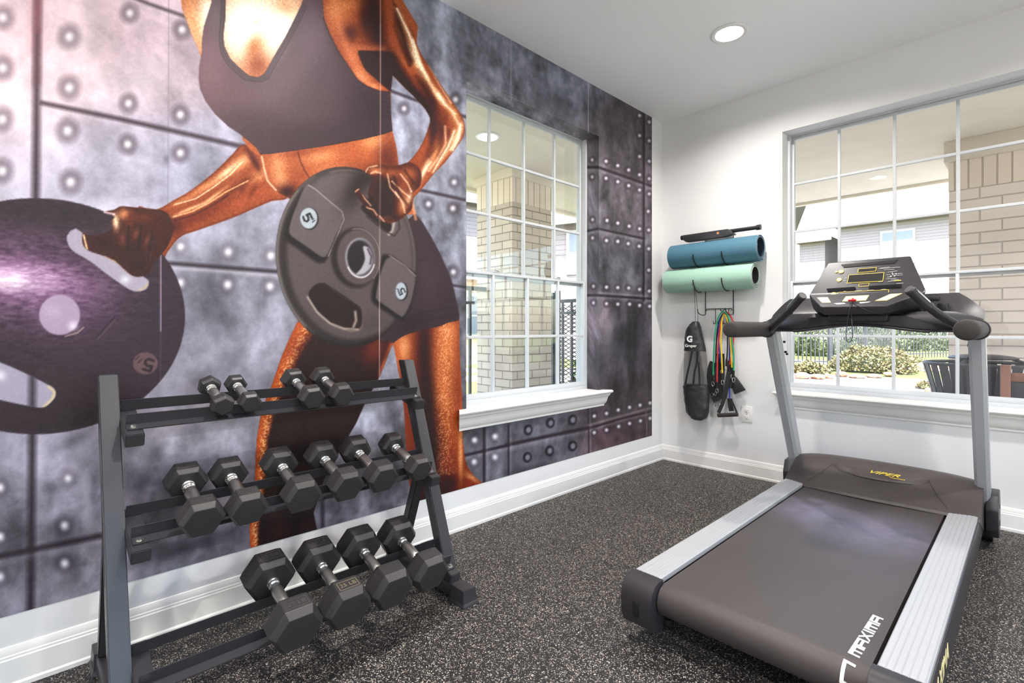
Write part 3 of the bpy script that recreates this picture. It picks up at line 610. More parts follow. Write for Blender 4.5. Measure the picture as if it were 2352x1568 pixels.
    for b in [(790, 40, 36, 60, -20, (204, 124, 76), .8), (770, 20, 22, 40, 0, (232, 160, 110), .7), (806, 76, 22, 26, 0, (86, 40, 30), .75), (838, 50, 16, 60, -8, (92, 44, 28), .8), (866, 60, 16, 60, -10, (112, 54, 32), .8), (850, 110, 40, 22, 0, (156, 84, 50), .8),
              (812, 130, 20, 20, 40, (206, 126, 84), .8), (800, 10, 30, 16, 0, (220, 146, 96), .8), (830, 175, 26, 16, 40, (224, 152, 110), .9), (858, 198, 20, 8, 20, (226, 156, 112), .8),
              (888, 140, 34, 30, 20, (58, 28, 26), .95), (862, 148, 34, 16, 50, (50, 24, 24), .9), (905, 170, 14, 40, -30, (52, 26, 24), .9), (930, 200, 40, 12, 50, (60, 30, 24), .85), (965, 230, 40, 12, 55, (66, 32, 24), .8), (980, 262, 16, 20, 0, (56, 26, 22), .8),
              (928, 70, 10, 60, -22, (216, 150, 104), .8), (950, 130, 8, 60, -30, (252, 226, 196), .95), (935, 150, 10, 50, -32, (196, 120, 72), .7), (985, 190, 7, 46, -36, (244, 206, 166), .9), (960, 195, 10, 50, -38, (150, 78, 44), .7), (1010, 225, 8, 34, -40, (250, 216, 180), .9),
              (1045, 270, 12, 34, -20, (236, 176, 124), .8), (1030, 300, 22, 34, 15, (170, 88, 50), .6), (1005, 290, 20, 40, 10, (110, 50, 28), .8), (1050, 315, 6, 34, 22, (252, 226, 196), .9), (1030, 340, 6, 40, 32, (240, 196, 150), .8), (1012, 320, 6, 40, 12, (84, 38, 22), .7), (1000, 350, 7, 34, 20, (226, 160, 110), .8),
              (985, 350, 8, 40, 20, (120, 58, 32), .7), (975, 390, 7, 36, 25, (246, 214, 186), .85), (950, 385, 18, 22, 30, (150, 78, 44), .7), (925, 392, 22, 14, 0, (186, 108, 64), .8), (890, 395, 30, 12, 8, (200, 128, 88), .7), (940, 420, 16, 24, 20, (206, 136, 96), .6), (905, 420, 30, 20, 0, (140, 72, 42), .6)]:
        P.blob(*b[:7], m)
    for q in [[(930, 60), (955, 108), (968, 150), (985, 182)], [(1040, 260), (1056, 290), (1052, 316), (1035, 344)], [(1022, 290), (1024, 330), (1006, 362), (985, 392)], [(985, 150), (1010, 195), (1036, 236)], [(990, 372), (970, 400), (962, 424)]]:
        P.line(q, 3, (255, 236, 212), .75, m, 3)
    for q in [[(1000, 268), (1015, 300), (1008, 330), (985, 360)], [(962, 160), (985, 200), (1000, 240)], [(1030, 300), (1034, 330), (1012, 360)], [(905, 60), (925, 110), (940, 150)]]:
        P.line(q, 5, (92, 40, 22), .55, m, 5)
    rim = np.clip(1-d/5, 0, 1)*m*(Y > 60); jj = np.nonzero(rim > 0)[0]; P.mix(jj, rim[jj]*.4, (110, 54, 30))
    for poly_, sf in (([(872, 120), (902, 126), (928, 160), (952, 196), (978, 226), (994, 252), (1004, 300), (990, 330), (986, 290), (984, 262), (966, 236), (942, 214), (918, 190), (902, 174), (895, 150)], 7),
                      ([(838, -10), (872, -10), (880, 60), (886, 108), (868, 112), (850, 90), (842, 50)], 14), ([(905, -10), (916, 30), (936, 90), (950, 140), (942, 150), (925, 110), (908, 50)], 7), ([(955, 175), (975, 190), (1000, 232), (1006, 262), (985, 240)], 9)):
        idx, dd_ = P.sdf(poly_, sf*2); w_ = np.clip(dd_/sf*.5+.5, 0, 1)*am[idx]*.8; P.mix(idx, w_, (66, 32, 26))
    for q in [[(912, 20), (938, 75), (955, 125), (968, 160)], [(948, 92), (962, 140), (980, 178)], [(1006, 215), (1022, 240), (1046, 262)], [(1058, 285), (1054, 318), (1040, 345)], [(1044, 300), (1030, 335), (1010, 368), (995, 395)]]:
        P.line(q, 7, (252, 222, 186), .55, m, 6, 4); P.line(q, 3, (255, 246, 232), .8, m, 2, 1.5)
    for q in [[(778, 60), (800, 110), (838, 112), (880, 112)], [(790, 100), (812, 140), (830, 168)]]: P.line(q, 9, (214, 140, 98), .6, m, 9)
    # armpit hollow
    m_, _ = P.shape([(823, 118), (840, 117), (880, 119), (900, 125), (908, 150), (903, 176), (899, 208), (885, 200), (862, 180), (840, 160), (830, 140)], (50, 26, 28), 2)
    # ---------- sports top ----------
    top = [(488, -40), (486, 5), (478, 30), (468, 62), (464, 90), (464, 118), (458, 150), (456, 180), (460, 205), (472, 232), (494, 262), (524, 290), (550, 307), (569, 322), (588, 338), (598, 354), (620, 353), (660, 348), (700, 342), (760, 333), (830, 320), (880, 308), (903, 300), (899, 255), (897, 211), (872, 209), (843, 198), (821, 182), (799, 150), (776, 115), (757, 77), (744, 41), (738, -40),
           (697, -40), (694, 8), (681, 35), (655, 86), (636, 118), (620, 147), (607, 170), (591, 178), (572, 174), (547, 153), (528, 134), (515, 105), (513, 80), (518, 40), (519, -40)]
    m, d = P.shape(top, (92, 72, 80), 1.2, False)
    for b in [(480, 150, 60, 120, 0, (144, 112, 122), .75), (560, 230, 90, 60, 20, (124, 96, 102), .6), (720, 80, 60, 110, 0, (120, 100, 112), .7), (650, 200, 80, 60, -40, (128, 104, 112), .6), (495, 40, 20, 60, 0, (120, 104, 110), .8), (620, 290, 110, 44, 10, (84, 62, 68), .75), (860, 270, 60, 60, 0, (60, 42, 54), .9),
              (740, 170, 50, 60, 0, (82, 64, 74), .6), (800, 300, 90, 26, -10, (70, 52, 62), .7), (700, 330, 90, 14, -6, (78, 58, 66), .7), (565, 325, 30, 10, 35, (92, 72, 88), .5), (640, 130, 14, 50, 35, (140, 118, 128), .5)]:
        P.blob(*b[:7], m)
    for b in [(840, 250, 90, 110, 0, (58, 42, 52), .75), (720, 310, 190, 40, -6, (66, 48, 56), .8), (700, 230, 90, 60, 0, (84, 64, 72), .5), (590, 300, 60, 40, 30, (84, 62, 68), .6), (790, 120, 24, 90, -20, (70, 52, 60), .7)]: P.blob(*b[:7], m)
    nk = [(519, -20), (513, 80), (515, 105), (528, 134), (547, 153), (572, 174), (591, 178), (607, 170), (636, 118), (655, 86), (681, 35), (695, 5)]
    P.line([(x-4 if x < 590 else x+4, y+5) for x, y in nk], 8, (84, 70, 78), .8, m); P.line([(x-9 if x < 590 else x+9, y+10) for x, y in nk], 2, (58, 46, 52), .8, m); P.line(nk, 2.5, (64, 48, 52), .9, m)
    P.line([(744, 41), (757, 77), (776, 115), (799, 150), (821, 182), (843, 198), (872, 209), (897, 212)], 5, (62, 46, 54), .9, m)
    P.line([(826, 200), (842, 235), (856, 275), (862, 308)], 2, (40, 26, 34), .8, m)
    for k in range(5): P.line([(835+k*4, 215+k*14), (880, 222+k*11), (897, 228+k*10)], 2.5, (44, 30, 40), .5, m, 3)
    P.line([(598, 354), (660, 348), (760, 333), (830, 320), (903, 300)], 3, (56, 38, 42), .7, m)
    # ---------- shorts and legs ----------
    lleg = [(690, 730), (682, 742), (664, 780), (646, 822), (626, 882), (606, 930), (598, 960), (590, 1010), (587, 1060), (586, 1110), (578, 1170), (573, 1220), (577, 1275), (577, 1320), (740, 1320), (728, 1214), (721, 1177), (745, 1100), (790, 1020), (819, 971), (840, 923), (873, 864), (901, 793), (905, 760), (800, 730)]
    m, d = P.shape(lleg, (60, 30, 28), 1.4, False); SKM.append(m.copy())
    e = np.array([(690, 730), (682, 742), (664, 780), (646, 822), (626, 882), (606, 930), (598, 960), (590, 1010), (587, 1060), (586, 1110), (578, 1170), (573, 1220), (577, 1275), (577, 1320)], float)
    ex = np.interp(Y, e[:, 1], e[:, 0]); t = (X-ex)
    wd = np.interp(Y, [730, 850, 1000, 1300], [60, 42, 30, 22])
    a = np.clip(1-(t/wd)**2, 0, 1)*m; jj = np.nonzero(a > 0)[0]
    P.mix(jj, np.clip(a[jj]*1.3, 0, 1), (196, 100, 46))
    hi = np.exp(-((t-wd*.5)/(wd*.3))**2)*m*np.clip((grain-.42)*4, 0, 1); jj = np.nonzero(hi > .03)[0]; P.mix(jj, hi[jj]*.85, (250, 196, 140))
    for b in [(780, 800, 110, 40, 0, (88, 42, 32), .8), (860, 800, 30, 50, 15, (150, 76, 44), .7), (900, 790, 8, 30, 20, (200, 112, 66), .8), (880, 840, 6, 30, 22, (206, 120, 74), .8), (700, 900, 40, 60, 10, (66, 30, 26), .7), (640, 1210, 16, 40, 0, (110, 28, 20), .6), (700, 1240, 10, 40, 0, (96, 26, 20), .5), (740, 960, 60, 60, 0, (42, 22, 22), .5)]:
        P.blob(*b[:7], m)
    rleg = [(899, 780), (905, 800), (912, 840), (922, 890), (928, 946), (931, 1010), (936, 1080), (946, 1160), (960, 1230), (1120, 1230), (1150, 1180), (1120, 1122), (1102, 1104), (1088, 1092), (1074, 1072), (1068, 1052), (1063, 1010), (1062, 972), (1061, 915), (1058, 857), (1055, 800), (1055, 725), (1000, 740)]
    m, d = P.shape(rleg, (150, 74, 38), 1.4, False); SKM.append(m.copy())
    for b in [(925, 800, 22, 50, 0, (232, 168, 118), .85), (914, 820, 8, 60, -5, (200, 110, 60), .7), (925, 960, 14, 120, -3, (160, 80, 44), .7), (975, 800, 20, 110, 0, (74, 36, 28), .95), (982, 920, 24, 110, 0, (60, 30, 28), .95), (988, 1050, 26, 100, 0, (46, 22, 22), .95), (1000, 1150, 50, 40, 0, (50, 18, 16), .85),
              (1025, 800, 30, 80, 0, (214, 134, 84), .85), (1020, 900, 22, 90, -4, (206, 122, 72), .85), (1030, 760, 22, 24, 0, (226, 150, 100), .6), (1040, 990, 20, 60, 0, (188, 98, 50), .8), (1035, 1060, 18, 40, 0, (150, 66, 32), .8), (1058, 1040, 6, 70, 0, (240, 176, 120), .8), (1085, 1098, 20, 8, 35, (240, 186, 140), .8), (1080, 1110, 20, 14, 10, (150, 60, 30), .7), (1030, 1110, 24, 26, 0, (64, 28, 22), .8)]:
        P.blob(*b[:7], m)
    a = m*np.clip((grain-.5)*5, 0, 1)*np.exp(-((X-1022)/22)**2)*(Y < 1090); jj = np.nonzero(a > .03)[0]; P.mix(jj, a[jj]*.5, (248, 206, 158))
    P.line([(1055, 740), (1057, 857), (1061, 972)], 5, (186, 88, 36), .6, m)
    sh = [(942, 500), (961, 499), (980, 526), (996, 554), (1010, 580), (1024, 612), (1038, 647), (1047, 685), (1055, 731), (1030, 740), (1009, 749), (975, 756), (949, 763), (930, 770), (917, 777), (902, 787), (892, 781), (870, 770), (860, 600)]
    m, d = P.shape(sh, (64, 48, 56), 1.2)
    for b in [(990, 650, 30, 80, -15, (78, 60, 68), .7), (1020, 700, 20, 50, -15, (60, 44, 58), .6), (950, 740, 40, 18, -20, (44, 32, 38), .6)]: P.blob(*b[:7], m)
    for q in [[(930, 735), (975, 715), (1040, 705)], [(925, 752), (980, 735), (1050, 722)], [(960, 600), (985, 590)], [(1030, 660), (1046, 668)]]: P.line(q, 2, (40, 28, 34), .6, m, 2)
    P.line([(955, 503), (948, 470), (945, 455)], 6, (226, 168, 128), .7, m*0+1)
    # ---------- front plate ----------
    th = math.radians(-5)
    def ell(cx, cy, rx, ry, a=-5, n=80):
        t_ = math.radians(a)
        return [(cx+rx*math.cos(q)*math.cos(t_)-ry*math.sin(q)*math.sin(t_), cy+rx*math.cos(q)*math.sin(t_)+ry*math.sin(q)*math.cos(t_)) for q in np.linspace(0, 2*np.pi, n, endpoint=False)]
    m, d = P.shape(ell(794.5, 590, 161, 207.5), (62, 56, 56), 1.3, False)
    pm = m.copy()
    P.line([p for p in ell(797, 590, 160, 205, -5, 80)[28:56]], 7, (148, 140, 134), .75, m, 4)
    P.line([p for p in ell(795, 590, 157, 203, -5, 80)[52:70]], 5, (60, 54, 54), .8, m, 4)
    P.line([p for p in ell(795, 590, 160, 206, -5, 80)[8:30]], 8, (30, 22, 24), .8, m, 5)
    P.shape(ell(802, 588, 146, 195, -5), (98, 87, 89), 6, False)
    P.line([p for p in ell(803, 588, 150, 198, -5, 80)[16:52]], 9, (40, 30, 32), .75, m, 8)
    P.line((ell(800, 588, 152, 198, -5, 80)*2)[58:84], 3, (150, 136, 132), .6, m, 3)
    for b in [(740, 430, 60, 40, -40, (112, 102, 106), .6), (900, 560, 40, 70, 0, (104, 92, 94), .5), (760, 700, 70, 60, 0, (90, 78, 80), .5), (700, 640, 40, 80, -10, (104, 92, 94), .4), (860, 740, 60, 30, -20, (84, 72, 74), .6)]: P.blob(*b[:7], m)
    pad1 = [(706, 424), (722, 433), (750, 456), (786, 486), (791, 504), (774, 548), (754, 590), (742, 597), (728, 594), (690, 566), (660, 543), (662, 510), (678, 470), (692, 440)]
    mp, dp = P.shape([(x-4, y+6) for x, y in pad1], (36, 27, 30), 4)
    mp, dp = P.shape([(706, 424), (722, 433), (750, 456), (784, 484), (788, 502), (772, 540), (752, 584), (742, 590), (730, 585), (695, 560), (666, 538), (668, 508), (682, 470), (694, 440)], (108, 98, 102), 2)
    P.line([(708, 425), (724, 434), (752, 458), (786, 486), (790, 504), (770, 552), (754, 588)], 2.5, (188, 176, 172), .7, None)
    P.line([(664, 544), (696, 567), (735, 594)], 6, (30, 22, 24), .7, None, 4)
    mp, dp = P.shape([(876, 590), (888, 585), (900, 588), (930, 610), (955, 632), (954, 660), (944, 700), (930, 733), (918, 736), (890, 718), (860, 698), (853, 680), (860, 640)], (38, 28, 31), 4)
    mp, dp = P.shape([(884, 600), (896, 590), (906, 594), (930, 612), (953, 632), (951, 662), (941, 700), (926, 726), (914, 722), (888, 704), (866, 688), (864, 674), (872, 636)], (106, 95, 98), 2)
    P.line([(894, 586), (930, 610), (955, 634)], 2, (196, 184, 178), .6)
    P.disc(817, 592, 56, 69, -3, (46, 36, 38), .98, m, 4); P.disc(824, 590, 50, 64, -3, (96, 84, 86), 1, m, 3); P.line((ell(822, 591, 51, 66, -3)*2)[58:92], 2, (170, 158, 154), .6, m)
    P.disc(827, 592, 34, 46, -3, (150, 146, 152), 1, m, 2); P.disc(829, 592, 31, 42, -3, (96, 90, 98), 1, m, 2); P.disc(826, 591, 28, 38, -3, (42, 34, 40), 1, m, 2)
    P.shape([(834, 566), (848, 570), (855, 590), (852, 612), (836, 628), (818, 630), (830, 615), (838, 594)], (172, 168, 176), 2)
    P.line([(845, 572), (853, 590), (850, 606)], 4, (60, 50, 60), .8); P.line([p for p in ell(828, 592, 33, 45, -3)[5:35]], 3, (226, 222, 226), .8)
    def badge(cx, cy, rx, ry, an, flip):
        P.disc(cx+2, cy+1, rx+1.5, ry+1.5, 0, (40, 32, 36), .9); P.disc(cx, cy, rx, ry, 0, (178, 186, 194), 1)
        if not flip: digit5(P, cx-3, cy-1, ry*.85, an, (46, 44, 50), max(3, rx*.24), 1, .9); P.line([(cx+9, cy+9), (cx+14, cy+5)], 2.5, (60, 58, 64)); P.line([(cx+8, cy+4), (cx+12, cy+1)], 2, (60, 58, 64))
        else: digit5(P, cx+2, cy+1, ry*.85, an, (46, 44, 50), max(3, rx*.24), 1, .8); P.line([(cx-9, cy-5), (cx-5, cy-2)], 2.5, (60, 58, 64))
    badge(709, 501, 19.5, 24, 62, False); badge(921, 668, 12.5, 20, 240, True)
    s1 = [(709, 680), (714, 664), (728, 652), (744, 652), (780, 676), (814, 698), (829, 710), (832, 732), (828, 752), (812, 758), (790, 754), (760, 742), (730, 716)]
    P.shape([(x, y+3) for x, y in s1], (150, 138, 132), 3); mp, dp = P.shape(s1, (46, 28, 28), 2)
    P.line([(706, 682), (728, 716), (758, 742), (790, 754), (822, 756)], 4, (180, 168, 160), .9, None, 2); P.line([(816, 716), (818, 736), (812, 750)], 5, (196, 186, 178), .9, mp, 3); P.line([(716, 664), (744, 650), (790, 680), (826, 706)], 3, (36, 26, 28), .8)
    mp, dp = P.shape([(838, 470), (860, 490), (898, 514), (900, 532), (894, 536), (860, 508), (830, 480)], (40, 28, 28), 2)
    P.line([(905, 512), (901, 530), (893, 538)], 6, (186, 178, 172), .85); P.line([(916, 508), (918, 524), (906, 542), (880, 528), (842, 496)], 3, (52, 42, 44), .8)
    P.blob(820, 430, 26, 60, 30, (36, 28, 30), .8, pm); P.blob(850, 410, 30, 20, 0, (40, 30, 32), .6, pm)
    # ---------- right hand over the plate ----------
    hd = [(838, 394), (846, 383), (862, 378), (905, 381), (940, 372), (966, 392), (966, 424), (950, 444), (946, 478), (930, 496), (912, 508), (888, 512), (866, 500), (842, 478), (822, 452), (814, 438), (824, 432), (832, 446), (846, 456), (846, 440), (856, 410), (848, 402)]
    m, d = P.shape(hd, (96, 46, 30), 1.3)
    for b in [(862, 392, 20, 10, 0, (206, 132, 88), .9), (900, 398, 26, 14, 0, (184, 108, 68), .8), (940, 400, 20, 20, 30, (196, 118, 74), .8), (925, 430, 20, 26, 20, (172, 98, 62), .8), (885, 440, 24, 30, 0, (50, 22, 18), .9), (880, 480, 26, 16, 20, (56, 24, 18), .9), (925, 470, 12, 26, 10, (214, 146, 106), .8), (940, 455, 8, 20, 20, (244, 200, 166), .7), (855, 470, 22, 8, 45, (44, 18, 14), .8), (905, 500, 14, 6, -10, (70, 30, 20), .7)]:
        P.blob(*b[:7], m)
    for q in [[(838, 398), (846, 384), (866, 380)], [(852, 398), (862, 394), (874, 398)], [(816, 440), (824, 434)], [(830, 440), (838, 456), (852, 472)], [(842, 476), (858, 482), (866, 494)], [(872, 496), (882, 508)], [(908, 440), (925, 466), (930, 488)], [(890, 400), (896, 430), (915, 452)], [(920, 400), (936, 420), (945, 440)], [(900, 416), (925, 440), (940, 452)]]:
        P.line(q, 2.6, (250, 220, 196), .8, m, 2)
    for q in [[(870, 400), (880, 440)], [(905, 405), (915, 440), (935, 470)], [(850, 450), (880, 486)], [(930, 392), (950, 420)]]: P.line(q, 3.5, (50, 22, 14), .6, m, 3)
    # ---------- gap between arm and body: background again ----------
    for gap in ([(902, 174), (918, 190), (942, 214), (962, 234), (977, 252), (986, 268), (987, 281), (974, 319), (958, 348), (936, 373), (916, 379), (911, 335), (902, 301), (898, 255), (898, 210)],
                [(901, 793), (905, 800), (912, 840), (922, 890), (928, 946), (931, 1010), (936, 1080), (946, 1160), (960, 1230), (740, 1320), (728, 1214), (721, 1177), (745, 1100), (790, 1020), (819, 971), (840, 923), (873, 864)]):
        idx, d = P.sdf(gap, 3); a = np.clip(d/1.3*.5+.5, 0, 1)[:, None]; P.C[idx] = P.C[idx]*(1-a)+bg[idx]*a
    # deeper contrast and sweat grain on the skin
    skin = np.clip(np.maximum(np.maximum(tm, am), np.maximum(SKM[0], np.maximum(SKM[1], np.maximum(SKM[2], SKM[3])))), 0, 1)
    lum = P.C.mean(1); isk = skin*((P.C[:, 0]-P.C[:, 2]) > .09); s_ = isk[:, None]
    cc_ = np.clip((P.C-.47)*1.25+.44, 0, 1); gl = cc_.mean(1)[:, None]; cc_ = np.maximum(cc_*.80+gl*.20, np.array((.19, .105, .10))); P.C = P.C*(1-s_)+cc_*s_
    gg = (vnoise(U, V, 41, 2, 260.0)-.5)*(.10+.35*np.clip(lum-.3, 0, .5)); P.C += (isk*gg)[:, None]*np.array((1.2, 1.0, .8))
    # seams between wallpaper drops
    P.line([(874, -40), (873, 400), (871, 900)], 1.6, (214, 196, 190), .75); P.line([(387, -40), (386, 470)], 1.2, (90, 76, 84), .5)
    # warm flare printed in the upper left of the artwork
    w = np.exp(-(((X+20)/420)**2+((Y-60)/300)**2))*.20; P.C = P.C*(1-w[:, None])+np.array((.98, .84, .86))*w[:, None]
    P.C += (vnoise(U, V, 77, 2, 220.0)-.5)[:, None]*.05
    return np.clip(P.C, 0, 1)**1.25

def build_mural():
    sp = 2.2
    px = np.concatenate([np.arange(-330, 1497, sp), [1497.0]])
    rx = FW.x+RT.x*(px-PX)/FOC; ry = FW.y+RT.y*(px-PX)/FOC; tt = -CAM.x/rx; ycol = CAM.y+tt*ry
    ycol = np.unique(np.concatenate([ycol[(ycol > -4.6)], [WL[0], WL[1]]]))
    keep = [ycol[0]]
    for v in ycol[1:]:
        if v in (WL[0], WL[1]) or v-keep[-1] > .0012: keep.append(v)
    ycol = np.array(keep)
    zrow = np.unique(np.concatenate([np.linspace(.212, CH, 720), [WL[2], WL[3]]]))
    ny, nz = len(ycol), len(zrow)
    Yg, Zg = np.meshgrid(ycol, zrow); Xg = np.full_like(Yg, .0015)
    V = [np.stack([Xg.ravel(), Yg.ravel(), Zg.ravel()], 1)]; Fs = []
    ii, jj = np.meshgrid(np.arange(ny-1), np.arange(nz-1)); a = (jj*ny+ii).ravel()
    yc = (ycol[ii]+ycol[ii+1]).ravel()/2; zc = (zrow[jj]+zrow[jj+1]).ravel()/2
    ok = ~((yc > WL[0]) & (yc < WL[1]) & (zc > WL[2]) & (zc < WL[3])); a = a[ok]
    Fs.append(np.stack([a, a+1, a+1+ny, a+ny], 1)); base = ny*nz
    def sheet(P0, n1, n2, f):
        nonlocal base
        u, v = np.meshgrid(np.linspace(0, 1, n1), np.linspace(0, 1, n2)); p = f(u.ravel(), v.ravel()); V.append(p)
        i, j = np.meshgrid(np.arange(n1-1), np.arange(n2-1)); b = base+(j*n1+i).ravel(); Fs.append(np.stack([b, b+1, b+1+n1, b+n1], 1)); base += n1*n2
    w, h = WL[1]-WL[0], WL[3]-WL[2]-.022
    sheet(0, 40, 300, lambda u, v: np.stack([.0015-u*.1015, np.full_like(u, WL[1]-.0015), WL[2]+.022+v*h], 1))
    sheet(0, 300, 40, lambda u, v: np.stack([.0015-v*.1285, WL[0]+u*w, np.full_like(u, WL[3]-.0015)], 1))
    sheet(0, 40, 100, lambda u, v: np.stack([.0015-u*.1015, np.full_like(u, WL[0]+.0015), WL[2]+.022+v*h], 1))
    V = np.concatenate(V); Fc = np.concatenate(Fs)
    d = V-np.array(CAM); dd = d@np.array(FW); X = PX+FOC*(d@np.array(RT))/dd; Y = HY-FOC*d[:, 2]/dd
    col = paint_mural(X, Y, V[:, 1]+V[:, 0]*.9, V[:, 2]+V[:, 0]*1.6); n0 = ny*nz
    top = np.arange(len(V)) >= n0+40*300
    col[top] = np.clip(col[top]*np.array((1.22, 1.19, 1.14)), 0, 1)  # outdoor bounce light painted in as a brighter tint on these reveals
    me = bpy.data.meshes.new('mural'); nv, nf = len(V), len(Fc)
    me.vertices.add(nv); me.vertices.foreach_set('co', V.ravel().astype(np.float32))
    me.loops.add(nf*4); me.loops.foreach_set('vertex_index', Fc.ravel().astype(np.int32))
    me.polygons.add(nf); me.polygons.foreach_set('loop_start', np.arange(0, nf*4, 4, dtype=np.int32))
    me.update(calc_edges=True); me.validate()
    at_ = me.color_attributes.new('print', 'FLOAT_COLOR', 'POINT')
    c = np.where(col <= .04045, col/12.92, ((col+.055)/1.055)**2.4); c4 = np.ones((nv, 4), np.float32); c4[:, :3] = c
    at_.data.foreach_set('color', c4.ravel())
    m = bpy.data.materials.new('printed_wallpaper'); m.use_nodes = True; t = m.node_tree; b = t.nodes['Principled BSDF']; b.inputs['Roughness'].default_value = .55; b.inputs['Specular IOR Level'].default_value = .3
    vc = t.nodes.new('ShaderNodeVertexColor'); vc.layer_name = 'print'; t.links.new(vc.outputs[0], b.inputs['Base Color'])
    me.materials.append(m)
    o = bpy.data.objects.new('mural', me); C.objects.link(o)
    tag(o, 'large wall mural of an athlete swinging two weight plates before riveted steel', 'mural')
build_mural()

# ================= dumbbell rack =================
YL0, YL1, YR0, YR1 = -3.563, -3.515, -2.520, -2.470
rack = root('dumbbell_rack', (.3, -3.02, 0), 'black steel three-tier dumbbell rack standing before the mural', 'rack')
def post_x(z): return .494-(z-.077)*.378
for y0, y1 in ((YL0, YL1), (YR0, YR1)):
    mb = MB(); zt, zb = .92, .06; dp = .052             # square tube leaning back
    mb.loft([[(post_x(z)-dp, y0, z-.0*dp), (post_x(z), y0, z), (post_x(z), y1, z), (post_x(z)-dp, y1, z)] for z in (zb, zt-.0)])
    bmesh.ops.bevel(mb.b, geom=mb.b.edges[:], offset=.003, segments=2, affect='EDGES'); part('front_post', mb, m_blackmetal, rack)
    mb = MB(); mb.loft([[(x-.02, y0+.003, z), (x+.02, y0+.003, z), (x+.02, y1-.003, z), (x-.02, y1-.003, z)] for x, z in ((.115, .06), (.285, .50))])
    bmesh.ops.bevel(mb.b, geom=mb.b.edges[:], offset=.003, segments=2, affect='EDGES'); part('rear_strut', mb, m_blackmetal, rack)
    mb = MB(); mb.box(.06, .575, y0, y1, .008, .058, .003); part('base_tube', mb, m_blackmetal, rack)
    for xe, s in ((.575, 1), (.06, -1)):
        mb = MB(); ya, yb = y0-.009, y1+.009; x0, x1 = (xe-.055, xe+.03) if s > 0 else (xe-.03, xe+.055)
        mb.loft([[(x0-.006, ya-.004, 0), (x1+.006, ya-.004, 0), (x1+.006, yb+.004, 0), (x0-.006, yb+.004, 0)], [(x0-.004, ya-.003, .008), (x1+.004, ya-.003, .008), (x1+.004, yb+.003, .008), (x0-.004, yb+.003, .008)],
                 [(x0, ya+.001, .012), (x1, ya+.001, .012), (x1, yb-.001, .012), (x0, yb-.001, .012)], [(x0+.003, ya+.004, .062), (x1-.005, ya+.004, .062), (x1-.005, yb-.004, .062), (x0+.003, yb-.004, .062)]])
        bmesh.ops.bevel(mb.b, geom=mb.b.edges[:], offset=.0015, segments=2, affect='EDGES'); part('foot_cap', mb, m_blackmetal, rack)
TA = math.radians(16); TSH = ((0, 0), (.11, -.293), (.238, -.633))
def tier_pt(t, s, h):                                  # s along the tilted shelf from its middle, h above the flange surface
    bx = .2275+TSH[t][0]; bz = .812-.287*.0525+TSH[t][1]
    return Vector((bx+s*math.cos(TA)+h*math.sin(TA), 0, bz-s*math.sin(TA)+h*math.cos(TA)))
for t in range(3):
    for s, sg in ((-.055, -1), (.053, 1)):             # angle irons, upright flange towards the middle
        mb = MB(); sec = []
        for (a, b) in ((0, -.0035), (0, .031), (.003, .031), (.003, 0), (.036, 0), (.036, -.0035)):
            sec.append((s+sg*a, b))
        mb.loft([[tier_pt(t, a, b)+Vector((0, y, 0)) for a, b in sec] for y in (YL1+.006, YR0-.006)])
        part('shelf_rail', mb, m_blackmetal, rack, ang=20)
    for y0, y1, e in ((YL1-.001, YL1+.044, 0), (YR0-.044, YR0+.001, 1)):
        mb = MB()
        def c8(s0, s1, h0, h1): return [[tier_pt(t, s, h)+Vector((0, y, 0)) for y, h in ((y0, h0), (y1, h0), (y1, h1), (y0, h1))] for s in (s0, s1)]
        mb.loft(c8(-.10, .118, -.043, -.0045)); bmesh.ops.bevel(mb.b, geom=mb.b.edges[:], offset=.0025, segments=2, affect='EDGES')
        part('cross_tube', mb, m_blackmetal, rack)
        for s in (.075, -.075):
            mb = MB(); c = tier_pt(t, s, -.0005)+Vector((0, (y0+y1)/2, 0)); n = Vector((math.sin(TA), 0, math.cos(TA)))
            mb.cyl(c, c+n*.0025, .0105, n=20); mb.cyl(c+n*.0025, c+n*.008, .0068, .0055, n=6); part('bolt', mb, m_zinc, rack)

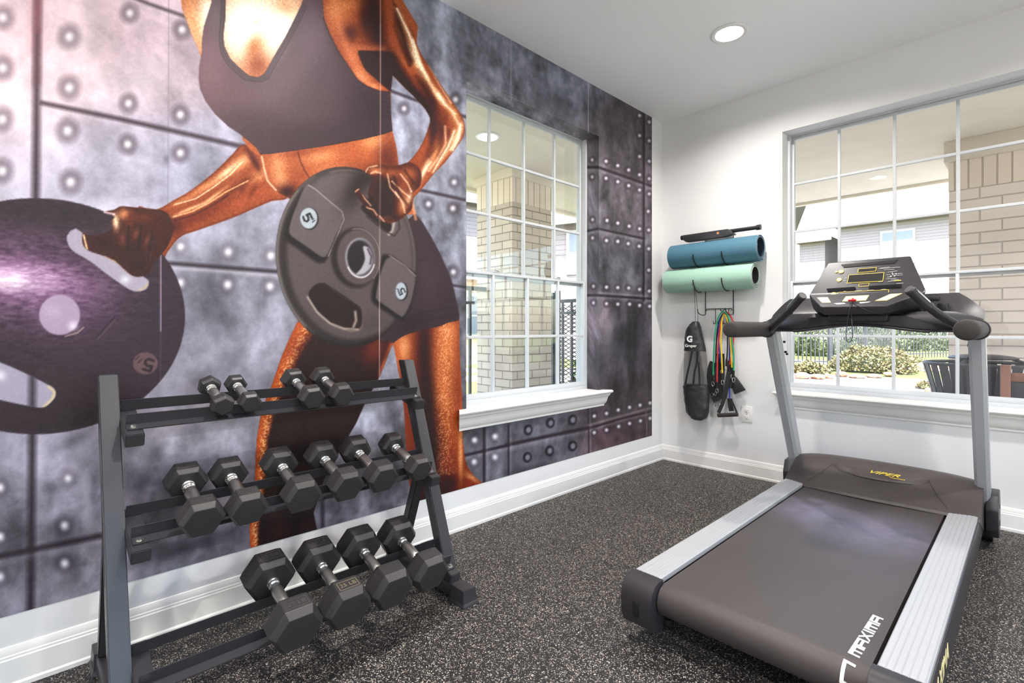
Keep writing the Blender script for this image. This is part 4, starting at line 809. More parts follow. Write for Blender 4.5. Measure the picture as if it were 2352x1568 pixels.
# ================= hex dumbbells =================
def dumbbell(Rr, Lh, hl, loc, roll, lab, mark, gold=False, group=None):
    r_ = root('hex_dumbbell', loc, lab, 'dumbbell', group, rot=(0, TA, 0))
    for sg in (-1, 1):
        mb = MB(); secs = []
        ch = .27*Rr
        for s, k in ((hl, .80), (hl+ch*.8, 1), (hl+Lh-ch, 1), (hl+Lh, .79)):
            ring = []
            for q in range(6):
                a = math.pi/3*q+math.radians(roll); ring.append((sg*s, Rr*(k if k == 1 else k+.045)*math.cos(a), Rr*k*math.sin(a)))
            secs.append(ring)
        mb.loft(secs); bmesh.ops.recalc_face_normals(mb.b, faces=mb.b.faces)
        bmesh.ops.bevel(mb.b, geom=[e for e in mb.b.edges if len(e.link_faces) == 2 and e.calc_face_angle(0) > .3], offset=.0012, segments=1, affect='EDGES')
        hd = part('hex_head', mb, m_rubberblk, r_, local=True, ang=8)
        if mark:                                        # sunk label field with raised figures on the top flat
            zt = Rr*math.cos(math.pi/6); cx = sg*(hl+Lh*.5); w, h = Rr*.40, Lh*.19
            ml = MB(); n_ = (0, 0, 1); pts = [(cx-h, -w, zt), (cx+h, -w, zt), (cx+h, w, zt), (cx-h, w, zt), (cx-h, -w, zt)]
            ml.strip(pts, .0018, n_, .0009)
            M = frame_M((cx, 0, zt+.0002), (0, sg if False else 1, 0), (0, 0, 1)) @ Matrix.Translation((0, 0, 0))
            M = Matrix(((0, -1, 0, cx), (1, 0, 0, 0), (0, 0, 1, zt+.0003), (0, 0, 0, 1)))
            tb = text_bm(mark, M, size=h*1.25, depth=.0007, sx=1.1); me = bpy.data.meshes.new('t'); tb.b.to_mesh(me); ml.b.from_mesh(me); tb.b.free(); bpy.data.meshes.remove(me)
            rm = Matrix.Rotation(math.radians(roll), 4, 'X'); bmesh.ops.transform(ml.b, matrix=rm, verts=ml.b.verts)
            part('weight_marking', ml, m_markgold if (gold and sg > 0) else m_mark, r_, local=True, smooth=False)
    mb = MB(); rh = .0148 if Rr > .05 else .0125
    prof = [(-hl-.004, 1.25), (-hl+.004, 1.25), (-hl+.006, 1.02), (-hl+.010, 1.02), (-hl+.012, 1.2), (-hl+.016, 1.2), (-hl+.019, .95), (-hl*.55, .98), (-hl*.5, 1.12), (0, 1.2), (hl*.5, 1.12), (hl*.55, .98), (hl-.019, .95), (hl-.016, 1.2), (hl-.012, 1.2), (hl-.010, 1.02), (hl-.006, 1.02), (hl-.004, 1.25), (hl+.004, 1.25)]
    rot = Matrix.Rotation(math.pi/2, 4, 'Y')
    mb.lathe([(k*rh, s) for s, k in prof], rot, 28)
    h = part('handle', mb, m_chrome, r_, local=True)
    mb = MB(); mb.lathe([(1.13*rh, -hl*.52), (1.16*rh, -hl*.5), (1.225*rh, -hl*.3), (1.235*rh, 0), (1.225*rh, hl*.3), (1.16*rh, hl*.5), (1.13*rh, hl*.52)], rot, 28); part('knurled_grip', mb, m_knurl, r_, local=True)
    return r_
TIERN = ('top shelf', 'middle shelf', 'bottom shelf')
#        tier, y, R, head length, half handle, roll, marking, gold, label
DB = [(0, -3.270, .0355, .045, .059, 24, '', 0, 'smallest hex dumbbell, first from left on the top shelf, rolled corner up'),
      (0, -3.190, .0355, .045, .059, 2, '', 0, 'smallest black hex dumbbell, second from the left on the top shelf, lying flat'),
      (0, -2.990, .0445, .056, .060, 4, '8 LB', 0, 'small black hex dumbbell, third from the left on the top shelf'),
      (0, -2.880, .0445, .056, .060, 3, '8 LB', 0, 'small black hex dumbbell at the right end of the top shelf'),
      (1, -3.356, .0600, .070, .070, 0, '20 LB', 0, 'black hex dumbbell at the left end of the middle shelf'),
      (1, -3.236, .0580, .068, .070, 0, '15 LB', 0, 'black hex dumbbell, second from the left on the middle shelf'),
      (1, -3.076, .0610, .073, .070, 0, '20 LB', 0, 'black hex dumbbell, third from the left on the middle shelf'),
      (1, -2.925, .0600, .072, .070, 0, '15 LB', 0, 'black hex dumbbell, third from the right on the middle shelf'),
      (1, -2.790, .0600, .072, .070, 0, '', 0, 'black hex dumbbell with a plain top, second from the right on the middle shelf'),
      (1, -2.630, .0520, .064, .070, 0, '', 0, 'smaller black hex dumbbell at the right end of the middle shelf beside the post'),
      (2, -3.150, .0788, .088, .072, 0, '25 LB', 0, 'largest black hex dumbbell at the left end of the bottom shelf'),
      (2, -2.992, .0775, .087, .072, 0, '25 LB', 1, 'black hex dumbbell with worn gold lettering on the bottom shelf'),
      (2, -2.836, .0770, .086, .072, 0, '', 0, 'large black hex dumbbell, second from the right on the bottom shelf'),
      (2, -2.680, .0735, .082, .070, 0, '', 0, 'black hex dumbbell at the right end of the bottom shelf above the foot')]
for t, y, Rr, Lh, hl, roll, mk, gd, lab in DB:
    k = math.cos(math.radians(abs(roll) % 60 if abs(roll) % 60 <= 30 else 60-abs(roll) % 60)-math.pi/6)
    ap = Rr*max(k, math.cos(math.pi/6))+.0008
    need = .031+(.0148 if Rr > .05 else .0125)*1.26
    c = tier_pt(t, .0 if t else -.002, max(ap, need)); c.y = y
    dumbbell(Rr, Lh, hl, c, roll, lab, mk, bool(gd), 'hex dumbbells on the '+TIERN[t])
# ================= treadmill =================
tm = root('treadmill', (1.52, -1.25, 0), 'grey and black treadmill with silver uprights facing the right-hand window', 'treadmill')
ZD = .205
mb = MB(); mb.box(1.137, 1.222, -2.14, -.28, .085, ZD-.001, .006); mb.box(1.828, 1.928, -2.14, -.28, .085, ZD-.001, .008)
mb.box(1.222, 1.828, -1.9, -1.84, .09, .13, .004); mb.box(1.222, 1.828, -1.2, -1.14, .09, .13, .004); mb.box(1.222, 1.828, -.62, -.56, .09, .13, .004)
part('deck_frame', mb, m_tplastic, tm)
mb = MB(); mb.box(1.245, 1.805, -2.08, -.5, .15, .199, .004); part('deck_board', mb, m_dark, tm)
for x0, x1 in ((1.130, 1.228), (1.824, 1.922)):        # grooved aluminium foot rails
    mb = MB(); pr = [(x0, ZD-.004), (x0, .217), (x0+.003, .220)]; n = 6; w = (x1-x0-.006)/n
    for k in range(n):
        a = x0+.003+k*w; pr += [(a+.001, .220), (a+w-.003, .220), (a+w-.002, .2188), (a+w-.001, .2188)]
    pr += [(x1-.003, .220), (x1, .217), (x1, ZD-.004)]
    mb.loft([[(x, y, z) for x, z in pr] for y in (-2.178, -.66)]); part('foot_rail', mb, m_alu, tm, ang=20)
for x0, x1, s in ((1.122, 1.236, -1), (1.816, 1.932, 1)):
    mb = MB(); pr = [(-2.177, .218), (-2.20, .219), (-2.228, .212), (-2.248, .19), (-2.256, .155), (-2.252, .10), (-2.24, .068), (-2.21, .055), (-2.177, .055)]
    mb.loft([[(x, y, z) for y, z in pr] for x in (x0, x0+.004, x1-.004, x1)])
    bmesh.ops.bevel(mb.b, geom=[e for e in mb.b.edges if len(e.link_faces) == 2 and e.calc_face_angle(0) > 1.2], offset=.006, segments=3, affect='EDGES')
    cp = part('end_cap', mb, m_tplastic, tm)
    mb = MB(); xc = (x0+x1)/2; mb.box(xc-.011, xc+.011, -2.2575, -2.2515, .10, .155, .004); part('adjuster_slot', mb, m_dark, cp)
    mb = MB(); mb.cyl((xc, -2.05, 0), (xc, -2.05, .02), .026); mb.cyl((xc, -2.05, .02), (xc, -2.05, .09), .012); part('levelling_foot', mb, m_dark, tm)
mb = MB(); YR, ZRC, RRO = -2.172, .156, .052; pr = []
for k in range(17): a = math.pi/2+math.pi*k/16; pr.append((YR+RRO*math.cos(a), ZRC+RRO*math.sin(a)))
for k in range(17): a = -math.pi/2+math.pi*k/16; pr.append((-.53+RRO*math.cos(a), ZRC+RRO*math.sin(a)))
mb.loft([[(x, y, z) for y, z in pr] for x in (1.240, 1.812)]); belt = part('running_belt', mb, m_belt, tm, ang=25)
mb = MB(); mb.cyl((1.230, YR, ZRC), (1.822, YR, ZRC), .047, n=28); part('rear_roller', mb, m_dark, tm)
# block lettering along the belt, tops towards the left; it wraps over the rear roller
bl = MB(); LO = Vector((1.784, -2.160, 0)); LU = Vector((1.791-1.784, .26, 0))/4.93; LH = Vector((-.0270, .0045, 0)); nlay = [0]
def wrap(u, v, lift):
    p = LO+LU*u+LH*v
    if p.y >= YR: return Vector((p.x, p.y, ZRC+RRO+lift))
    a = (YR-p.y)/RRO; return Vector((p.x, YR-(RRO+lift)*math.sin(a), ZRC+(RRO+lift)*math.cos(a)))
def quad(q):                                           # q: four (u, v) corners, bottom edge then top edge
    nlay[0] += 1; lf = .0006+.00003*nlay[0]; n_ = 8; V_ = []
    for i in range(n_+1):
        t = i/n_; e0 = (q[0][0]*(1-t)+q[1][0]*t, q[0][1]*(1-t)+q[1][1]*t); e1 = (q[3][0]*(1-t)+q[2][0]*t, q[3][1]*(1-t)+q[2][1]*t)
        V_ += [wrap(*e0, lf), wrap(*e1, lf), wrap(*e0, -.0002), wrap(*e1, -.0002)]
    Fq = []
    for i in range(n_):
        o = 4*i; Fq += [(o, o+1, o+5, o+4), (o+2, o+6, o+7, o+3), (o, o+4, o+6, o+2), (o+1, o+3, o+7, o+5)]
    bl.poly(V_, Fq+[(0, 2, 3, 1), (4*n_, 4*n_+1, 4*n_+3, 4*n_+2)])
def rect(a, b, c, d): quad([(a, c), (b, c), (b, d), (a, d)])
def gM(o, w=.95): rect(o, o+w, .62, 1); [rect(k, k+.14, 0, .62) for k in (o, o+.41, o+w-.14)]
def gA(o, w=.82): rect(o, o+w, .74, 1); rect(o+.14, o+w-.14, .32, .56); rect(o, o+.14, 0, .74); rect(o+w-.14, o+w, 0, .74)
def gX(o, w=.8): quad([(o, 0), (o+.17, 0), (o+w, 1), (o+w-.17, 1)]); quad([(o+w-.17, 0), (o+w, 0), (o+.17, 1), (o, 1)])
gM(0); gA(1.0); gX(1.88); rect(2.78, 2.92, 0, 1); gM(3.04); gA(4.08)
part('belt_lettering', bl, m_white, tm, smooth=False); bl = MB()
rect(-1.75, -.62, .70, 1.02); rect(-.76, -.62, 0, .70); rect(-1.75, -1.58, .05, .70)
part('belt_lettering', bl, m_white, tm, smooth=False); bl = MB()
rect(-3.0, -1.95, .70, 1.02); rect(-3.0, -2.75, 0, .70); rect(-2.2, -1.95, 0, .70); rect(-2.75, -2.2, .25, .45)
part('belt_lettering', bl, m_white, tm, smooth=False)
tb = text_bm('MAXIMA', frame_M((1.9292, -1.99, .152), (0, 1, 0), (1, 0, 0)), size=.075, depth=.0005, font_bold=.001, sx=1.1); part('side_lettering', tb, m_cream, tm, smooth=False)
# motor cover
mb = MB(); secs = []
for k in range(17):
    q = -1+2*k/16; x = 1.528+.402*q; e = 1-.07*abs(q)**6; yf = -.675-.045*(1-q*q); top = 1-.04*q*q
    def Z_(z): return .09+(z-.09)*e*top
    secs.append([(x, y, Z_(z)) for y, z in ((yf, .2095), (yf-.002, .2125), (yf+.006, .224), (-.62, .246), (-.55, .283), (-.50, .308), (-.45, .326), (-.40, .334), (-.34, .330), (-.28, .300), (-.23, .24), (-.205, .16), (-.20, .09), (-.4, .085))])
mb.loft(secs); cover = part('motor_cover', mb, m_hood, tm, ang=30)
mb = MB(); secs = []                                   # curved lip over the vent
for k in range(13):
    q = -1+2*k/12; x = 1.53+.205*q; d = .058*(1-q*q)**.6+.002; yb = -.505+.0*q
    secs.append([(x, yb-d, .296-(d*.25)), (x, yb-d+.004, .3045-(d*.25)), (x, yb, .313), (x, yb+.012, .3105), (x, yb+.004, .285)])
mb.loft(secs); part('vent_lip', mb, m_hood, cover, ang=40)
mb = MB(); mb.loft([[(1.53+.19*q, -.553+.035*q*q, .272), (1.53+.19*q, -.515, .300), (1.53+.19*q, -.515, .28), (1.53+.19*q, -.548+.035*q*q, .262)] for q in [-1+k/6 for k in range(13)]]); part('lip_shadow', mb, m_dark, cover)  # dark strip for the shadow beneath the lip
nrm = Vector((0, -.35, .93)); o_ = Vector((1.555, -.532, .3098))
tb = text_bm('VIPER', frame_M(o_, (1, 0, 0), nrm), size=.036, depth=.0006, shear=.45, sx=1.5); part('cover_badge', tb, m_yellow, cover, smooth=False)
tb = text_bm('maxima', frame_M(o_+Vector((.062, -.021, -.0075)), (1, 0, 0), nrm), size=.012, depth=.0005, shear=.3, sx=1.7); part('cover_badge', tb, m_yellow, cover, smooth=False)
for sx in (-1, 1):
    mb = MB(); mb.strip([Vector((1.53+sx*.205, -.515, .3115)), Vector((1.53+sx*.25, -.60, .262)), Vector((1.53+sx*.29, -.668, .234))], .0022, (0, -.5, .86), .0008)
    part('cover_crease', mb, m_dark, cover, smooth=False)  # thin dark strip drawn in for the shade along the crease
# uprights
for xc in (1.100, 1.925):
    mb = MB(); secs = []
    for y, z in ((-.30, .12), (-.765, 1.055)):
        ring = []
        for a, b in ((-.5, -.32), (-.28, -.5), (.28, -.5), (.5, -.32), (.5, .32), (.28, .5), (-.28, .5), (-.5, .32)): ring.append((xc+a*.056, y+b*.112, z+b*.0))
        secs.append(ring)
    mb.loft(secs); part('upright', mb, m_silver, tm, ang=25)
    s = -1 if xc < 1.5 else 1
    mb = MB(); xa, xb = sorted((xc+s*.010, xc+s*.056)); mb.prism([(xa, -.40, .265), (xa, -.29, .275), (xa, -.24, .20), (xa, -.235, .10), (xa, -.27, .055), (xa, -.37, .055), (xa, -.42, .10), (xa, -.43, .20)], Vector((xb-xa, 0, 0)), .006)
    part('upright_bracket', mb, m_tplastic, tm)
    for zq, rq in ((.12, .013), (.20, .010)): mb = MB(); mb.cyl((xb if s > 0 else xa, -.33, zq), ((xb if s > 0 else xa)+s*.002, -.33, zq), rq); part('bracket_bolt', mb, m_dark, tm)
    for q in range(3):
        yy, zz = (-.655+.022*q, .985-(.045 if q else 0)*1-.012*q); mb = MB(); mb.cyl((xc-s*.026, yy-.018, zz), (xc-s*.036, yy-.018, zz), .0065, n=12); part('upright_bolt', mb, m_dark, tm)
    mb = MB(); mb.cyl((xc-.03, -.25, .045), (xc+.03, -.25, .045), .045, n=24); part('transport_wheel', mb, m_dark, tm)
# cross bar with trays
mb = MB(); secs = []; xc = 1.512
for k in range(31):
    q = -1+2*k/30; x = xc+.436*q; aq = abs(q)
    arch = .5*(1+math.cos(math.pi*min(aq/.62, 1))); zb = 1.043+.030*arch**.7 if arch > 0 else 1.043
    zt = 1.135-.035*max(0, (aq-.75)/.25)**1.5; yf = -.80-.12*(1-aq**2.2)
    zr = 1.222-.085*max(0, (aq-.80)/.2)**1.2; zr -= .0
    if aq < .3: zr = 1.15
    yb = -.66
    secs.append([(x, yf+.014, zb), (x, yf-.002, zb+.012), (x, yf-.004, zt-.02), (x, yf+.012, zt), (x, yf+.045, zt-.006), (x, -.735, zt-.008), (x, -.705, zt+.02), (x, -.682, zr), (x, -.668, zr), (x, yb, zt-.02), (x, yb-.01, zb+.01), (x, yb-.02, zb)])
mb.loft(secs); part('cross_bar', mb, m_tplastic, tm, ang=40)
mb = MB(); n = 24
mb.tube([(xc-.27+.54*k/n, -.80-.12*(1-abs((-.27+.54*k/n)/.436)**2.2)-.002, 1.0455+.030*(.5*(1+math.cos(math.pi*min(abs((-.27+.54*k/n)/.436)/.62, 1))))**.7) for k in range(n+1)], .006, 8); part('arch_trim', mb, m_tplastic, tm)
for xg, s in ((1.085, -1), (1.928, 1)):
    mb = MB(); M = Matrix.Translation((xg, -.79, 1.055)) @ Matrix.Rotation(math.pi/2, 4, 'X'); R_ = .039
    mb.lathe([(R_*.9, 0), (R_, .01), (R_, .47), (R_*.97, .487), (R_*.86, .499), (R_*.6, .506), (0, .508)], M, 32); part('foam_grip', mb, m_foam, tm)
    mb = MB(); mb.lathe([(.043, -.02), (.045, .0), (.044, .028), (.041, .032), (.039, .03), (.039, -.02), (.043, -.02)], M, 32, cap=False); part('grip_collar', mb, m_tplastic, tm)
    if s < 0: pth = [(1.098, -.80, 1.045), (1.125, -.865, 1.056), (1.165, -.905, 1.085), (1.21, -.945, 1.118), (1.255, -.985, 1.152), (1.330, -1.05, 1.215)]
    else: pth = [(1.93, -.80, 1.05), (1.892, -.872, 1.056), (1.852, -.91, 1.088), (1.815, -.945, 1.122), (1.785, -.985, 1.155), (1.735, -1.05, 1.222)]
    P_ = [Vector(p) for p in pth]
    mb = MB(); mb.tube(P_[:5], [.019, .0185, .018, .0175, .017], 16)
    part('sensor_arm', mb, m_tplastic, tm)
    a, b = P_[4], P_[5]; d = (b-a).normalized()
    mb = MB(); mb.tube([a-d*.012, a-d*.008, a, b-d*.012, b-d*.01, b, b+d*.006], [.020, .0215, .0195, .0195, .0215, .0215, .017], 18); hs = part('sensor_grip', mb, m_tplastic, tm)
    sd = d.cross(Vector((0, -.5, .85))).normalized(); nn = sd.cross(d).normalized(); 
    if nn.z < 0: nn = -nn
    mb = MB(); secs = []
    for p in (a+d*.012, b-d*.02): secs.append([p+(nn*math.cos(t_)+sd*math.sin(t_))*r_ for t_, r_ in [(math.radians(w_), .0203) for w_ in range(-40, 41, 10)]]+[p+(nn*math.cos(t_)+sd*math.sin(t_))*.0188 for t_ in [math.radians(w_) for w_ in (40, 0, -40)]])
    mb.loft(secs); part('pulse_plate', mb, m_zinc, hs)
# console
A, B, Cc, Dd = Vector((1.375, -.80, 1.393)), Vector((1.705, -.80, 1.393)), Vector((1.775, -.90, 1.224)), Vector((1.315, -.90, 1.228))
E_, F_ = Vector((1.400, -1.03, 1.163)), Vector((1.655, -1.03, 1.160)); G_, H2 = Vector((1.41, -1.012, 1.122)), Vector((1.645, -1.012, 1.122))
D2, C2 = Vector((1.335, -.90, 1.158)), Vector((1.752, -.90, 1.158)); A3, B3 = A+Vector((.01, .05, -.015)), B+Vector((-.01, .05, -.015)); D3, C3 = Vector((1.335, -.79, 1.12)), Vector((1.752, -.79, 1.12))
mb = MB(); P = [A, B, Cc, Dd, E_, F_, G_, H2, D2, C2, A3, B3, C3, D3]
mb.poly(P, [(0, 1, 2, 3), (3, 2, 5, 4), (4, 5, 7, 6), (3, 4, 6, 8), (2, 9, 7, 5), (0, 3, 8, 13, 10), (1, 11, 12, 9, 2), (10, 13, 12, 11), (0, 10, 11, 1), (6, 7, 9, 12, 13, 8)])
bmesh.ops.recalc_face_normals(mb.b, faces=mb.b.faces); bmesh.ops.bevel(mb.b, geom=mb.b.edges[:], offset=.009, segments=3, affect='EDGES', profile=.6)
con = part('console', mb, m_tplastic, tm, ang=30)
mb = MB(); mb.box(1.41, 1.645, -.945, -.80, 1.09, 1.13, .01); part('console_neck', mb, m_tplastic, tm)
nU = (B-A).cross(Dd-A).normalized(); nU = -nU if nU.y > 0 else nU
nL = (Cc-Dd).cross(E_-Dd).normalized(); nL = -nL if nL.z < 0 else nL
def U(px, py): return on_plane(px, py, A+nU*.0006, nU)
def Lw_(px, py): return on_plane(px, py, Dd+nL*.0006, nL)
def cp(x, y): return 1820+x/7.84, 580+y/7.84            # reading positions on the console face
def Uc(x, y): return U(*cp(x, y))
def Lc(x, y): return Lw_(*cp(x, y))
def outline(f, pts, w, nm, mt, n_, close=True):
    q = [f(*p) for p in pts]; q = q+[q[0]] if close else q
    mb = MB(); mb.strip(q, w, n_); return part(nm, mb, mt, con, smooth=False)
def fill(f, pts, nm, mt, n_, h=.0006):
    mb = MB(); mb.prism([f(*p) for p in pts], n_*h); return part(nm, mb, mt, con, smooth=False)
fill(Uc, [(1020, 405), (1650, 360), (1625, 510), (985, 545)], 'main_display', m_screen, nU, .0004)
outline(Uc, [(1020, 403), (1652, 358), (1628, 512), (985, 547)], .0022, 'display_frame', m_yellow, nU)
fill(Uc, [(1190, 295), (1515, 268), (1498, 333), (1178, 358)], 'upper_display', m_screen, nU, .0004)
outline(Uc, [(1190, 294), (1516, 267), (1499, 334), (1178, 360)], .002, 'display_frame', m_yellow, nU)
outline(Uc, [(1200, 563), (1385, 549), (1372, 602), (1195, 613)], .0018, 'display_frame', m_yellow, nU)
outline(Uc, [(808, 770), (828, 716), (1738, 668), (1725, 728)], .0018, 'display_frame', m_yellow, nU, False)
fill(Uc, [(612, 650), (1130, 616), (1150, 672), (640, 712)], 'book_ledge', m_ink, nU, .0012); fill(Uc, [(1385, 602), (1960, 566), (1966, 626), (1375, 662)], 'book_ledge', m_ink, nU, .0012)
for k in range(5): 
    t_ = k/5; fill(Uc, [(880+t_*50, 222+t_*48), (1900-t_*60, 128+t_*60), (1895-t_*60, 134+t_*60), (884+t_*50, 229+t_*48)], 'vent_slat', m_dark, nU, .0014)
fill(Uc, [(875, 215), (1905, 125), (1840, 195), (935, 268)], 'console_vent', m_screen, nU, .0004)
def button(x, y, r, nm='console_button', mt=m_cream):
    c = Uc(x, y); mb = MB(); mb.cyl(c, c+nU*.0022, r, r*.92, n=24); b_ = part(nm, mb, mt, con)
    mb = MB(); rr_ = [c+nU*.0008+(Vector((1, 0, 0))*math.cos(a)+nU.cross(Vector((1, 0, 0))).normalized()*math.sin(a))*r*1.12 for a in [2*math.pi*j/24 for j in range(24)]]
    mb.tube(rr_, .0009, 6, closed=True); part('button_ring', mb, m_yellow, b_)
button(880, 342, .0095); button(795, 348, .0045); button(842, 488, .0095); button(740, 748, .0095)
mb = MB()
for (x1, y1, x2, y2) in [(1560, 290, 1940, 262), (1650, 312, 1830, 300), (1590, 280, 1750, 262), (1720, 352, 1890, 330), (1830, 385, 1980, 372), (1700, 400, 1760, 396), (1840, 412, 1990, 402), (1710, 440, 1770, 436), (1690, 474, 1870, 462), (1780, 492, 1920, 484), (1720, 518, 1850, 510), (1880, 556, 2000, 548), (1550, 528, 1630, 520), (975, 562, 1060, 556), (935, 455, 985, 452), (930, 480, 978, 477), (922, 508, 972, 505), (832, 378, 860, 376), (805, 532, 850, 529), (920, 697, 965, 694), (1130, 688, 1245, 682), (1350, 678, 1470, 672), (1600, 662, 1685, 656)]:
    mb.strip([Uc(x1, y1), Uc(x2, y2)], .0009, nU)
part('console_print', mb, m_white, con, smooth=False)
mb = MB()
for (x, y, r) in [(1775, 425, .003), (1840, 418, .003), (1800, 372, .0028), (1868, 382, .0025), (1810, 398, .0022)]: c = Uc(x, y); mb.cyl(c, c+nU*.001, r, n=10)
part('console_print', mb, m_white, con)
outline(Uc, [(1840, 508), (1950, 500)], .004, 'console_print', m_yellow, nU, False)
for pts, mt in (([(445, 812), (635, 806), (690, 900), (540, 905)], m_white), ([(965, 790), (1380, 768), (1320, 862), (900, 880)], m_cream), ([(1760, 748), (1975, 736), (1700, 862), (1490, 870)], m_cream)):
    fill(Lc, pts, 'keypad', mt, nL, .0012); outline(Lc, pts, .0018, 'keypad_border', m_yellow, nL)
fill(Lc, [(745, 915), (930, 905), (960, 925), (800, 935)], 'keypad', m_white, nL, .001); fill(Lc, [(1210, 895), (1410, 884), (1350, 902), (1220, 915)], 'keypad', m_white, nL, .001)
c = Lc(1080, 895); mb = MB(); M = frame_M(c+nL*.006, (1, 0, 0), nL)
t_ = MB(); t_.box(-.0155, .0155, -.0045, .0045, 0, .009, .002); t_.box(-.0035, .0035, 0, .019, .001, .009, .002); bmesh.ops.transform(t_.b, matrix=M, verts=t_.b.verts); part('safety_key', t_, m_red, tm)
def curve(pts, n=6):
    p = [Vector(q) for q in pts]; out = []
    for i in range(len(p)-1):
        a, b, c_, d_ = p[max(i-1, 0)], p[i], p[i+1], p[min(i+2, len(p)-1)]
        for k in range(n):
            t = k/n; out.append(.5*((2*b)+(c_-a)*t+(2*a-5*b+4*c_-d_)*t*t+(-a+3*b-3*c_+d_)*t**3))
    out.append(p[-1]); return out
mb = MB(); yk = -1.045
mb.tube(curve([c+nL*.004, at(1952, 706, 1, yk), at(1945, 750, 1, yk), at(1944, 778, 1, yk), at(1951, 786, 1, yk), at(1958, 774, 1, yk), at(1957, 745, 1, yk), at(1955, 722, 1, -1.018)]), .0016, 8)
mb.tube(curve([c+nL*.004, at(1972, 703, 1, -1.046), at(2000, 716, 1, -1.035), at(2035, 722, 1, -.99), at(2060, 716, 1, -.95), at(2084, 707, 1, -.93)]), .0016, 8); part('safety_cord', mb, m_cord, tm)
mb = MB(); mb.box(1.735, 1.765, -.74, -.70, 1.125, 1.200, .006); mb.box(1.725, 1.80, -.73, -.715, 1.185, 1.205, .005); mb.box(1.79, 1.83, -.74, -.70, 1.125, 1.175, .008); part('phone_holder', mb, m_dark, tm)

# ================= wall-mounted mat rack and what hangs on it =================
m_wire = mat('black_wire', (34, 33, 35), .4, .3)
wr = root('mat_rack', (.4725, 0, 1.15), 'black wire wall rack with curved hooks holding two rolled mats', 'rack')
ZG, ZB = 1.425, 1.612; RM = .0935; YM = -.118
mb = MB()
for x in (.368, .577): mb.tube([(x, -.012, 1.165), (x, -.012, 1.76)], .0035, 8)
mb.tube([(.368, -.012, 1.74), (.577, -.012, 1.74)], .0035, 8); mb.tube([(.375, -.014, 1.192), (.380, -.014, 1.206), (.565, -.014, 1.206), (.570, -.014, 1.192)], .0032, 8)
part('wire_frame', mb, m_wire, wr)
for zc in (ZG, ZB):
    for x in (.368, .577):
        pts = [Vector((x, -.012, zc-.02))]
        for k in range(9):
            a = math.radians(200+k*14+ -8); pts.append(Vector((x, YM-(RM+.005)*math.cos(math.radians(15+k*0)) if False else YM+(RM+.0045)*math.sin(math.radians(68-k*19)), zc-(RM+.0045)*math.cos(math.radians(68-k*19)))))
        pts[0] = Vector((x, -.012, pts[1].z))
        mb = MB(); mb.tube(pts, .0035, 8); part('mat_hook', mb, m_wire, wr)
for x in (.368, .577):
    mb = MB(); mb.tube(curve([(x, -.012, 1.165), (x, -.05, 1.160), (x, -.10, 1.165), (x, -.135, 1.182), (x, -.14, 1.205)], 5), .0032, 8); part('accessory_hook', mb, m_wire, wr)
mb = MB()
for x in (.447, .545): mb.tube([(x, -.016, 1.206), (x, -.016, 1.095)], .0022, 6)
mb.tube([(.437, -.018, 1.097), (.60, -.018, 1.097)], .0025, 6)
for x in (.44, .475, .513, .55, .59): mb.tube([(x, -.018, 1.097), (x, -.034, 1.092), (x, -.038, 1.115)], .0022, 6)
part('hook_strip', mb, m_wire, wr)
mb = MB(); mb.tube(curve([(.520, -.014, 1.206), (.520, -.03, 1.196), (.520, -.062, 1.186), (.520, -.092, 1.190), (.520, -.096, 1.206)], 5), .0028, 8); part('accessory_hook', mb, m_wire, wr)

def rolled_mat(label, x0, x1, zc, cmat, lmat, emat, R, turns=3.1, ph=-.6):
    rt_ = root('rolled_mat', ((x0+x1)/2, YM, zc-R), label, 'exercise mat', 'rolled mats on the wall rack')
    def prof(off):
        o = []
        N = int(turns*28)
        for k in range(N+1):
            a = 2*math.pi*turns*k/N; r_ = R-off-.0105*a/(2*math.pi); o.append((YM+r_*math.sin(a+ph), zc+r_*math.cos(a+ph)))
        return o
    for nm, o0, o1, mt, ex in (('mat_surface', 0, .0045, cmat, 0), ('mat_underside', .0045, .0085, lmat, -.0008)):
        a, b = prof(o0), prof(o1); mb = MB(); ring = a+b[::-1]; n_ = len(a)
        V0 = [[mb.b.verts.new((x, y, z)) for y, z in ring] for x in (x0+ex*-1, x1+ex)]
        L_ = len(ring)
        for j in range(L_): mb.b.faces.new([V0[0][j], V0[0][(j+1) % L_], V0[1][(j+1) % L_], V0[1][j]])
        for Vx in V0:
            for j in range(n_-1): mb.b.faces.new([Vx[j], Vx[j+1], Vx[L_-2-j], Vx[L_-1-j]])
        part(nm, mb, mt, rt_, ang=40)
    a, b = prof(.0012), prof(.0030); mb = MB()
    for xe in (x1+.0004,): mb.tube([(xe, (p[0]+q[0])/2, (p[1]+q[1])/2) for p, q in zip(a, b)], .0011, 5)
    part('mat_edge', mb, emat, rt_)
m_blue = mat('blue_mat_foam', (72, 116, 138), .7, bump=(300, .2, .0008)); m_navy = mat('navy_mat_underside', (34, 50, 66), .8); m_lblue = mat('pale_blue_edge', (150, 176, 196), .7)
m_green = mat('mint_mat_foam', (160, 198, 180), .7, bump=(300, .2, .0008)); m_char = mat('charcoal_mat_underside', (48, 44, 48), .8); m_lgrn = mat('pale_edge', (214, 222, 214), .7)
rolled_mat('rolled blue exercise mat on the upper hooks of the wall rack', .158, .806, ZB, m_blue, m_navy, m_lblue, RM, 2.4, 2.6)
rolled_mat('rolled mint green exercise mat on the lower hooks of the wall rack', .118, .772, ZG, m_green, m_char, m_lgrn, RM, 3.1, 2.3)
br = root('exercise_bar', (.52, -.13, 1.707), 'flat black bar with a round handle lying on top of the rolled blue mat', 'exercise bar')
